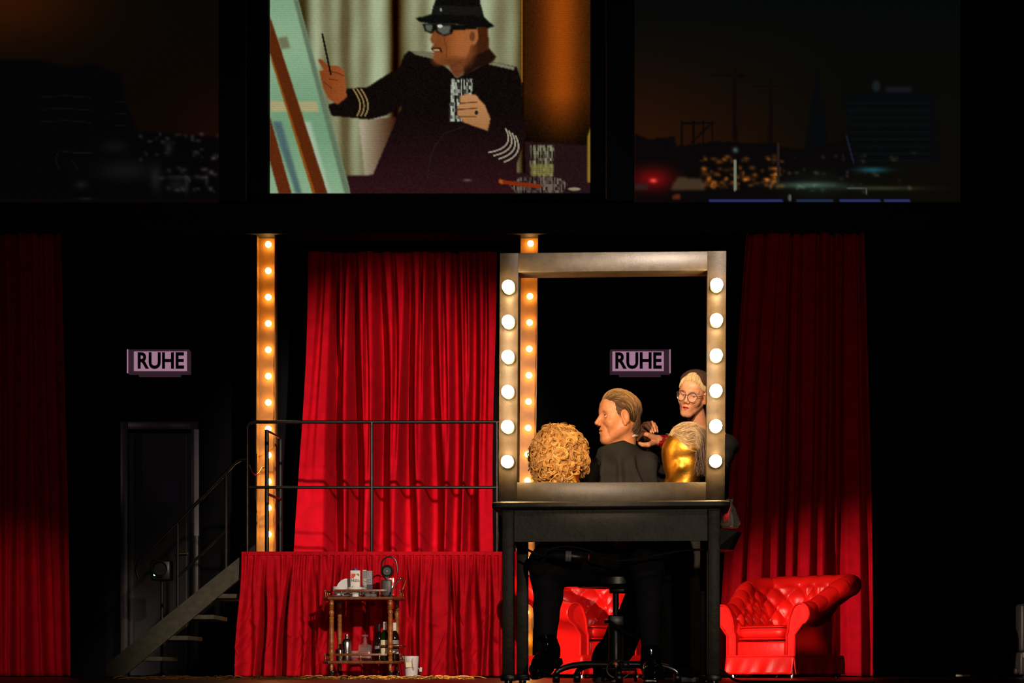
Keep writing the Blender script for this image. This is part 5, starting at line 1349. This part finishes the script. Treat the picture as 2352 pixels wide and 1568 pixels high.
# ------------------------------------------------------------------ standing make-up artist
YWm = 9.6; wo = np.array(W(1591, 905, YWm)); Rw = frame(math.radians(25), math.radians(-12), math.radians(-13)); sw = np.array((.86, .82, .87))
WOM = dict(mw=1.1, jaw=.020, chinz=-.103, brow=.0105, nose=-.002, mouth=.0014, lid=-.0002, wrinkle=0, plain=0, skin=(.56, .245, .122), stubble=0, lip=(.58, .008, .012), browa=.85, browc=(.17, .075, .03))
wom = thing('person', 'make-up artist in beret and round glasses standing behind the seated man', 'person', (.86, 9.72, 0))
wf = figure_head(WOM, Rw, wo, sw)
def wom_top(p):
    d = wf(p); d = smin(d, caps(p, wo+Rw@np.array((-.03, 0, -.045)), (.915, 9.70, 1.19), .042, .046), .02)
    return smin(d, caps(p, (.79, 9.76, 1.155), (1.03, 9.65, 1.155), .05), .05)
V1, Q1 = snet(wom_top, wo-np.array((.14, .15, .24)), wo+np.array((.16, .20, .14)), .0020)
c1 = head_cols(((V1-wo)@Rw)/sw, WOM)
# arms and hands
def PX(px, py, Y): return np.array(W(px, py, Y))
wrA = PX(1512, 1010, 9.13); wrB = PX(1471, 990, 9.33)
fA = []
for i in range(4):
    dx = -4.7*(3-i); dY = .017*(3-i); b = 9.08+dY
    fA.append([PX(1487+dx*.75, 998-1.3*(3-i), b+.006), PX(1475+dx, 996.5-1.0*(3-i), b), PX(1468.5+dx*.98, 1003-.4*(3-i), b), PX(1463.5+dx*.95, 1010+.8*(3-i if i else 1.2), b)])
fB = []
for i, (m_, a_, b_, e_) in enumerate((((1476, 979), (1483, 977), (1490, 984), (1495.5, 992)), ((1481, 974), (1489, 972.5), (1495.5, 981), (1500, 993)), ((1487, 972.5), (1497, 970.5), (1502.5, 979), (1505.5, 990)), ((1493, 974), (1502, 974), (1507.5, 982), (1509.5, 991)))):
    Yf = 9.20+.016*i; fB.append([PX(*m_, Yf+.03), PX(*a_, Yf), PX(*b_, Yf), PX(*e_, Yf)])
def hands(p):
    d = None
    for wr, fs, th in ((wrA, fA, [PX(1503, 1016, 9.12), PX(1489, 1021, 9.075), PX(1476, 1021, 9.07), PX(1467, 1017, 9.075)]), (wrB, fB, [PX(1473, 988, 9.30), PX(1469, 985, 9.24), PX(1475, 988, 9.20), PX(1483, 992, 9.19)])):
        e = None
        for f in fs:
            q = smin(chain(p, f, (.0092, .0086, .0076, .0066), .003), caps(p, wr, f[0], .019, .0105), .004); e = q if e is None else smin(e, q, .0022)
        e = smin(e, chain(p, th, (.014, .0115, .0095, .0075), .004), .006)
        d = e if d is None else np.minimum(d, e)
    d = smin(d, caps(p, wrA, PX(1540, 1020, 9.17), .020, .027), .01)
    d = smin(d, caps(p, wrB, (.655, 9.46, 1.08), .021, .028), .01)
    return d
lo = np.min([wrA, wrB]+fA[0]+fB[3]+fA[3], axis=0)-.05; hi = np.max([wrA, wrB]+fA[0]+fB[3]+fA[3], axis=0)+.06
V3, Q3 = snet(hands, lo, hi, .0019)
tips = np.array([f[3]+np.array((0, -.006, .002)) for f in fA+fB]); dt = np.min(np.linalg.norm(V3[:, None]-tips[None], axis=2), 1)
c3 = np.tile(WOM['skin'], (len(V3), 1))*np.array((.97, .93, .92)); m = np.clip((.0055-dt)/.0015, 0, 1)[:, None]; c3 = c3*(1-m)+np.array((.68, .33, .22))*m
def wom_low(p):
    d = elli(p, (.905, 9.73, 1.0), (.13, .10, .24)); d = smin(d, elli(p, (.875, 9.75, .80), (.15, .11, .14)), .06)
    d = smin(d, chain(p, [(1.03, 9.64, 1.14), (.95, 9.27, .99), tuple(PX(1545, 1022, 9.18))], (.045, .038, .026), .02), .03)
    d = smin(d, chain(p, [(.78, 9.80, 1.14), (.72, 9.58, .985), (.655, 9.46, 1.08)], (.043, .037, .027), .02), .03)
    d = smin(d, chain(p, [(.82, 9.75, .80), (.66, 9.72, .44), (.49, 9.76, .08)], (.08, .052, .035), .03), .04)
    return smin(d, chain(p, [(.93, 9.75, .80), (.89, 9.72, .44), (.86, 9.74, .08)], (.08, .052, .035), .03), .04)
V2, Q2 = snet(wom_low, (.36, 9.08, .04), (1.16, 9.96, 1.26), .010)
V, Q, cc = join([(V1, Q1, c1), (V2, Q2, np.array(WOM['skin'])), (V3, Q3, c3)]); put('body', V, Q, 'skin', wom, cc)
add_eyes(wom, Rw, wo, sw, (.86, .24, -.36), (.07, .09, .09))
def top(p):
    d = elli(p, (.905, 9.73, 1.0), (.145, .115, .25)); d = smin(d, elli(p, (.875, 9.75, .80), (.165, .125, .16)), .06)
    d = smin(d, caps(p, (.79, 9.78, 1.135), (1.03, 9.66, 1.135), .056), .05)
    d = smin(d, chain(p, [(1.03, 9.64, 1.135), (.95, 9.27, .985), tuple(PX(1550, 1024, 9.185))], (.056, .048, .036), .02), .03)
    d = smin(d, chain(p, [(.78, 9.80, 1.135), (.72, 9.58, .985), (.662, 9.47, 1.075)], (.054, .047, .036), .02), .03)
    return d+.003*np.sin(p[:, 2]*60+p[:, 0]*40)
V, Q = snet(top, (.58, 9.1, .62), (1.18, 9.96, 1.24), .007); put('black_top', V, Q, 'black_cloth', wom)
def wtr(p):
    d = chain(p, [(.82, 9.75, .80), (.66, 9.72, .44), (.47, 9.76, .10)], (.105, .085, .085), .03); d = smin(d, chain(p, [(.93, 9.75, .80), (.885, 9.72, .44), (.86, 9.73, .06)], (.115, .105, .115), .03), .05)
    d = smin(d, caps(p, (.80, 9.72, .70), (.79, 9.70, .12), .07, .10), .06)
    return smax(d+.005*np.sin(p[:, 0]*70+p[:, 2]*9), .045-p[:, 2], .006)
V, Q = snet(wtr, (.30, 9.5, .02), (1.10, 9.98, .98), .008); put('trousers', V, Q, 'black_cloth', wom)
# red sequinned cuff with gold edge
ca, cb = PX(1508, 1011, 9.13), PX(1532, 1013, 9.16); MB().tube([Vector(ca+(cb-ca)*u) for u in np.linspace(0, 1, 7)], [.0255, .0265, .0262, .027, .0268, .028, .029], 24).build('red_cuff', 'red_sequin', wom, label='red sequinned cuff')
MB().tube([Vector(PX(1517, 1026, 9.13)), Vector(PX(1528, 1030, 9.14))], .005, 8).build('gold_trim', 'gold', wom)
rc = fB[0][0]*.45+fB[0][1]*.55; ax = fB[0][1]-fB[0][0]; ax /= np.linalg.norm(ax); e1 = np.cross(ax, (0, 1, 0)); e1 /= np.linalg.norm(e1); e2 = np.cross(ax, e1)
MB().tube([Vector(rc+.0102*(e1*math.cos(a)+e2*math.sin(a))) for a in np.linspace(0, 2*PI, 20, endpoint=False)], .0017, 6, closed=True).build('finger_ring', 'chrome', wom)
# shoes with pale soles
for (x, y, a) in ((.455, 9.70, .3), (.84, 9.62, -.25)):
    def g(p, x=x, y=y, a=a):
        q = p-np.array((x, y, 0)); ca_, sa_ = math.cos(a), math.sin(a); qx, qy = q[:, 0]*ca_+q[:, 1]*sa_, -q[:, 0]*sa_+q[:, 1]*ca_; q = np.stack([qx, qy, q[:, 2]], 1)
        return smax(smin(elli(q, (0, -.05, .035), (.045, .10, .045)), elli(q, (0, .06, .05), (.038, .07, .06)), .03), .012-q[:, 2], .004)
    V, Q = snet(g, (x-.12, y-.2, 0), (x+.12, y+.2, .14), .006); sh = put('shoe', V, Q, 'black_cloth', wom)
    Vs = []; 
    MB().lathe([(.0, .002), (1., .002), (1.04, .012), (1., .022), (0, .022)], n=26).v
    mbs = MB(); n_ = 26; pr = [(.0, .002), (1., .002), (1.05, .012), (1.0, .024), (0, .024)]
    for (rr, z) in pr:
        for k_ in range(n_):
            th = 2*PI*k_/n_; px_, py_ = .046*rr*math.cos(th), -.005+.145*rr*math.sin(th)
            Vs.append((x+px_*math.cos(a)-py_*math.sin(a), y+px_*math.sin(a)+py_*math.cos(a), z))
    mbs.add(Vs, [(i*n_+k_, i*n_+(k_+1) % n_, (i+1)*n_+(k_+1) % n_, (i+1)*n_+k_) for i in range(4) for k_ in range(n_)]); mbs.build('sole', 'sole_white', sh)
# hair, beret, spectacles
def wloc(Pl): return wo+(np.asarray(Pl)*sw)@Rw.T
def wom_hair():
    r = np.random.default_rng(8); n = 2200; lat = r.uniform(-.97, .97, n); al = np.abs(lat); u = np.linspace(0, 1, 10)
    pe = np.where(al < .6, math.radians(40)-al*.12, math.radians(36)-(al-.6)/.37*math.radians(46))+r.normal(0, .09, n)-.06
    ps = np.full(n, math.radians(98)); ph = ps[:, None]+(pe-ps)[:, None]*u; la = lat[:, None]+.26*u[None]**1.6*(1-al[:, None])
    Pl = hair_shell(ph, np.clip(la, -.985, .985), r.uniform(.003, .009, n)[:, None]+0*u, dict(front=.004))
    c = np.array((.56, .37, .16))*(r.uniform(.5, 1.25, n)[:, None]); out = [strands(Pl, r.uniform(.0006, .0012, n), c)]
    a, b = np.meshgrid(np.linspace(0, 1, 16), np.linspace(-.97, .97, 40)); al = np.abs(b); pe = np.where(al < .6, math.radians(42)-al*.12, math.radians(38)-(al-.6)/.37*math.radians(46)); G = hair_shell(math.radians(98)+(pe-math.radians(98))*a, b, np.full_like(a, .003), dict(front=.004))
    I = np.arange(a.size).reshape(a.shape); Qg = np.stack([I[:-1, :-1], I[:-1, 1:], I[1:, 1:], I[1:, :-1]], -1).reshape(-1, 4); out.append((G.reshape(-1, 3), Qg, np.array((.42, .28, .12))))
    V, Q, c = join(out); put('hair', wloc(V), Q, 'hair', wom, c)
wom_hair()
def beret(q):
    d = elli(q, (-.030, 0, .068), (.098, .094, .066)); d = smax(d, -(q[:, 2]-.012-(q[:, 0]+.03)*.62), .012); return d+.0012*np.sin(q[:, 0]*120)*np.sin(q[:, 1]*110)
V, Q = snet(beret, (-.16, -.13, -.08), (.12, .13, .18), .005); put('beret', wloc(V), Q, 'beret_wool', wom)
gl = None
for sg in (1, -1):
    c0 = np.array((.098, .034*sg, -.004)); n_ = np.array((1, .18*sg, 0)); n_ /= np.linalg.norm(n_); e1 = np.cross((0, 0, 1), n_); e2 = np.array((0, 0, 1.))
    ring = [Vector(wloc(c0+.0275*(e1*math.cos(a)+e2*math.sin(a)))) for a in np.linspace(0, 2*PI, 36, endpoint=False)]
    if gl is None:
        gl = MB().tube(ring, .0014, 6, closed=True).build('glasses', 'spectacle_metal', wom, label='round thin metal glasses')
    else: MB().tube(ring, .0014, 6, closed=True).build('rim', 'spectacle_metal', gl)
    MB().add([Vector(wloc(c0))+(Vector(v)-Vector(wloc(c0)))*.97 for v in ring], [tuple(range(36))]).build('lens', 'thin_lens', gl, False)
    MB().tube([Vector(wloc(c0+np.array((-.003, .0265*sg, .006)))), Vector(wloc((.06, .076*sg, .006))), Vector(wloc((.0, .081*sg, .008)))], .0013, 6).build('temple', 'spectacle_metal', gl)
MB().tube([Vector(wloc((.103, .008, .004))), Vector(wloc((.107, 0, .007))), Vector(wloc((.103, -.008, .004)))], .0013, 6).build('bridge', 'spectacle_metal', gl)

# ------------------------------------------------------------------ gold mannequin heads and their wigs
PLN = dict(jaw=.021, chinz=-.104, brow=.011, nose=-.012, mouth=.001, lid=.002, wrinkle=0, plain=1)
def mannequin(label, o, yaw, pitch, s_, tz_):
    t = thing('mannequin_head', label, 'mannequin head', (o[0], o[1], tz_+.001), group='gold mannequin heads'); Rg = frame(math.radians(yaw), math.radians(pitch), 0); o = np.array(o); hg = figure_head(PLN, Rg, o, np.array((s_, s_, s_)))
    bt = np.array((o[0], o[1]+.01, tz_+.006)) 
    def f(p):
        d = hg(p); d = smin(d, caps(p, o+Rg@np.array((-.03, 0, -.04))*s_, bt+np.array((0, 0, .03)), .054*s_, .060*s_), .025)
        d = smin(d, elli(p, bt+np.array((0, 0, .02)), (.085, .085, .03)), .03); return smax(d, tz_+.001-p[:, 2], .003)
    V, Q = snet(f, np.minimum(o-.16, bt-.13), np.maximum(o+.17, bt+.12), .0042); put('head', V, Q, 'gold', t)
    return t
bo = np.array(W(1283, 1054, 8.76)); go = np.array(W(1566, 1044, 8.76))
mannequin('gold mannequin head almost hidden under the blond curly wig', (bo[0]+.012, bo[1], bo[2]-.008), -62, 0, 1.0, tz)
mannequin('shiny gold mannequin head carrying the shaggy grey wig', (go[0]+.004, go[1], go[2]-.010), 118, -4, 1.04, tz)
def blond_wig():
    r = np.random.default_rng(17); R = np.array((.120, .113, .140)); n = 620
    i = np.arange(n)+.5; zq = 1-2*i/n; a = PI*(1+5**.5)*i; w_ = np.sqrt(1-zq*zq); D = np.stack([w_*np.cos(a), w_*np.sin(a), zq], 1)+r.normal(0, .05, (n, 3)); D /= np.linalg.norm(D, axis=1, keepdims=True)
    D = D[(D[:, 2] > -.93)]
    # leave the face free: it looks to picture right
    D = D[~((D[:, 0] > .45) & (D[:, 2] < -.38) & (D[:, 1] < .75))]; n = len(D); Pc = D*R; N = D/R; N /= np.linalg.norm(N, axis=1, keepdims=True)
    t1 = np.cross(N, r.normal(0, 1, (n, 3))); t1 /= np.linalg.norm(t1, axis=1, keepdims=True); t2 = np.cross(N, t1)
    k, m = 15, 14; u = np.linspace(0, 1, m); kind = r.random(n) < .38
    rad = np.where(kind, r.uniform(.009, .022, n), r.uniform(.007, .015, n)); tr = np.where(kind, r.uniform(.6, 1.15, n), r.uniform(.6, 1.4, n))*np.where(r.random(n) < .5, 1, -1); h0 = r.uniform(-.006, .008, n); tilt = r.uniform(-.9, .9, (n, 2))
    dn = np.array((0, 0, -1.))+r.normal(0, .75, (n, 3)); ax_ = dn-N*(dn*N).sum(1, keepdims=True); ax_ /= np.linalg.norm(ax_, axis=1, keepdims=True); sd_ = np.cross(N, ax_); Lk = r.uniform(.03, .075, n); ph0 = r.uniform(0, 6.28, n); lb = r.uniform(.72, 1.12, n)
    Ps = []; cs = []; rs = []
    for j in range(k):
        jj = (j/(k-1)-.5); th = (tr[:, None]*2*PI*u[None])+jj*.7
        rho = rad[:, None]*(1.15-.62*u[None])*(1+.6*jj)+r.normal(0, .0016, (n, 1)); q1, q2 = rho*np.cos(th), rho*np.sin(th); hN = h0[:, None]+tilt[:, :1]*q1*.7+tilt[:, 1:]*q2*.7+.010*np.sin(j*2.1)*(.3+u[None])+r.normal(0, .002, (n, 1))
        A_ = Pc[:, None]+t1[:, None]*q1[..., None]+t2[:, None]*q2[..., None]+N[:, None]*hN[..., None]
        th2 = th+ph0[:, None]; rh2 = rad[:, None]*(.55+.6*u[None])*(1+.7*jj)
        B_ = Pc[:, None]+ax_[:, None]*((u[None]-.4)*Lk[:, None])[..., None]+sd_[:, None]*(rh2*np.sin(th2)+.008*jj)[..., None]+N[:, None]*(rh2*np.cos(th2)*.8+h0[:, None]+r.normal(0, .0015, (n, 1)))[..., None]
        Ps.append(np.where(kind[:, None, None], A_, B_)); cs.append(np.array((.70, .36, .095))*(lb*r.uniform(.7, 1.15, n))[:, None]); rs.append(r.uniform(.0006, .0012, n))
    out = [strands(np.concatenate(Ps), np.concatenate(rs), np.concatenate(cs))]
    # stray fine hairs
    ns = 160; d0 = r.normal(0, 1, (ns, 3)); d0[:, 2] = np.abs(d0[:, 2])*.8-.1; d0 /= np.linalg.norm(d0, axis=1, keepdims=True); b1 = np.cross(d0, r.normal(0, 1, (ns, 3))); b1 /= np.linalg.norm(b1, axis=1, keepdims=True); uu = np.linspace(0, 1, 9)
    Pl = (d0*R)[:, None]*(1+.02)+d0[:, None]*(.022*uu*(1.2-uu))[None, :, None]+b1[:, None]*(.05*uu)[None, :, None]
    out.append(strands(Pl, np.full(ns, .0005), np.tile((.7, .42, .16), (ns, 1))))
    sp = MB().sphere((0, 0, 0), tuple(R*.955), 40, 30); Vb = np.array(sp.v); Qb = np.array(sp.f); ok = ~((Vb[:, 0]/R[0] > .38) & (Vb[:, 2]/R[2] < -.32)); Qb = Qb[ok[Qb].all(1)]
    out.append((Vb, Qb, np.array((.36, .17, .045)))); V, Q, c = join(out)
    me = mesh_np('wig', V, Q, True, c); o = link('wig', me, 'hair', None, loc=tuple(bo)); tag(o, 'big blond curly wig on a mannequin head inside the mirror frame', 'wig', 'wigs on the make-up table')
blond_wig()
def grey_wig():
    r = np.random.default_rng(23); c0 = go+np.array((.026, .006, .048)); R = np.array((.088, .090, .086)); n = 4200
    D = r.normal(0, 1, (n, 3)); D /= np.linalg.norm(D, axis=1, keepdims=True); keep = (D[:, 2] > -.35-.8*D[:, 0]) & ~((D[:, 0] < -.45) & (D[:, 2] < .05)); D = D[keep]; n = len(D)
    m = 12; u = np.linspace(0, 1, m); L_ = r.uniform(.05, .105, n); P = np.zeros((n, m, 3)); p = D*R; ph = r.uniform(0, 6, n); off = r.uniform(0, .010, n)
    for j in range(m):
        N = p/R**2; N /= np.linalg.norm(N, axis=1, keepdims=True); P[:, j] = p+N*(off*(.3+u[j]))[:, None]
        q = p/R; wv = np.sin(p[:, 0]*75+p[:, 2]*40+.5*np.sin(p[:, 1]*60))+.35*np.sin(ph+u[j]*4)
        fx = np.where(q[:, 0] > .25, .35, .95); fz = np.where(q[:, 0] > .25, -1., -.20)+.55*wv; fl = np.stack([fx, .25*np.sin(ph), fz], 1)
        v = fl-N*(fl*N).sum(1, keepdims=True); v /= np.linalg.norm(v, axis=1, keepdims=True)+1e-9; p = p+v*(L_/(m-1))[:, None]
        l = np.linalg.norm(p/R, axis=1, keepdims=True); p = p/l*(1+.01*np.sin(ph)[:, None])
    tq = np.clip((P[:, 4, 0]/R[0]-.10)*1.6+r.normal(0, .22, n), 0, 1)[:, None]; c = np.array((.66, .45, .24))*(1-tq)+np.array((.115, .075, .048))*tq; c = c*r.uniform(.55, 1.25, (n, 1))
    out = [strands(P, r.uniform(.0006, .0012, n), c)]
    ns = 26; d0 = r.normal(0, 1, (ns, 3)); d0[:, 2] = np.abs(d0[:, 2])+.2; d0[:, 0] = d0[:, 0]*.6-.3; d0 /= np.linalg.norm(d0, axis=1, keepdims=True); uu = np.linspace(0, 1, 8)
    out.append(strands((d0*R)[:, None]+d0[:, None]*(.016*uu)[None, :, None]+np.array((-.022, 0, -.014))*(uu**2)[None, :, None]*r.uniform(-1, 1.5, (ns, 1, 1)), np.full(ns, .0005), np.tile((.5, .36, .22), (ns, 1))))
    sp = MB().sphere((0, 0, 0), tuple(R*.97), 32, 24); Vb = np.array(sp.v); Qb = np.array(sp.f); Dn = Vb/R; ok = (Dn[:, 2] > -.35-.8*Dn[:, 0]) & ~((Dn[:, 0] < -.42) & (Dn[:, 2] < .08)); Qb = Qb[ok[Qb].all(1)]; out.append((Vb, Qb, np.where(Vb[:, :1] > .015, np.array((.06, .04, .026)), np.array((.28, .19, .11)))))
    # long dark back hair hanging to the table side
    nl = 260; a0 = r.uniform(-1.9, .9, nl); st_ = np.stack([.030+.055*r.random(nl), .080*np.sin(a0), -.02+.04*r.random(nl)], 1); uu = np.linspace(0, 1, 10); ph = r.uniform(0, 6, nl)
    Pl = st_[:, None]+np.stack([.012*np.sin(uu[None]*5+ph[:, None])*uu, .006*np.sin(uu[None]*4+ph[:, None]), -(.13*uu[None]+0*ph[:, None])], -1); out.append(strands(Pl, r.uniform(.0009, .0018, nl), np.array((.10, .065, .045))*r.uniform(.5, 1.6, (nl, 1))))
    V, Q, c = join(out); o = link('wig', mesh_np('wig', V, Q, True, c), 'hair', None, loc=tuple(c0)); tag(o, 'shaggy grey-blond wig with dark back hair on a gold mannequin head', 'wig', 'wigs on the make-up table')
grey_wig()
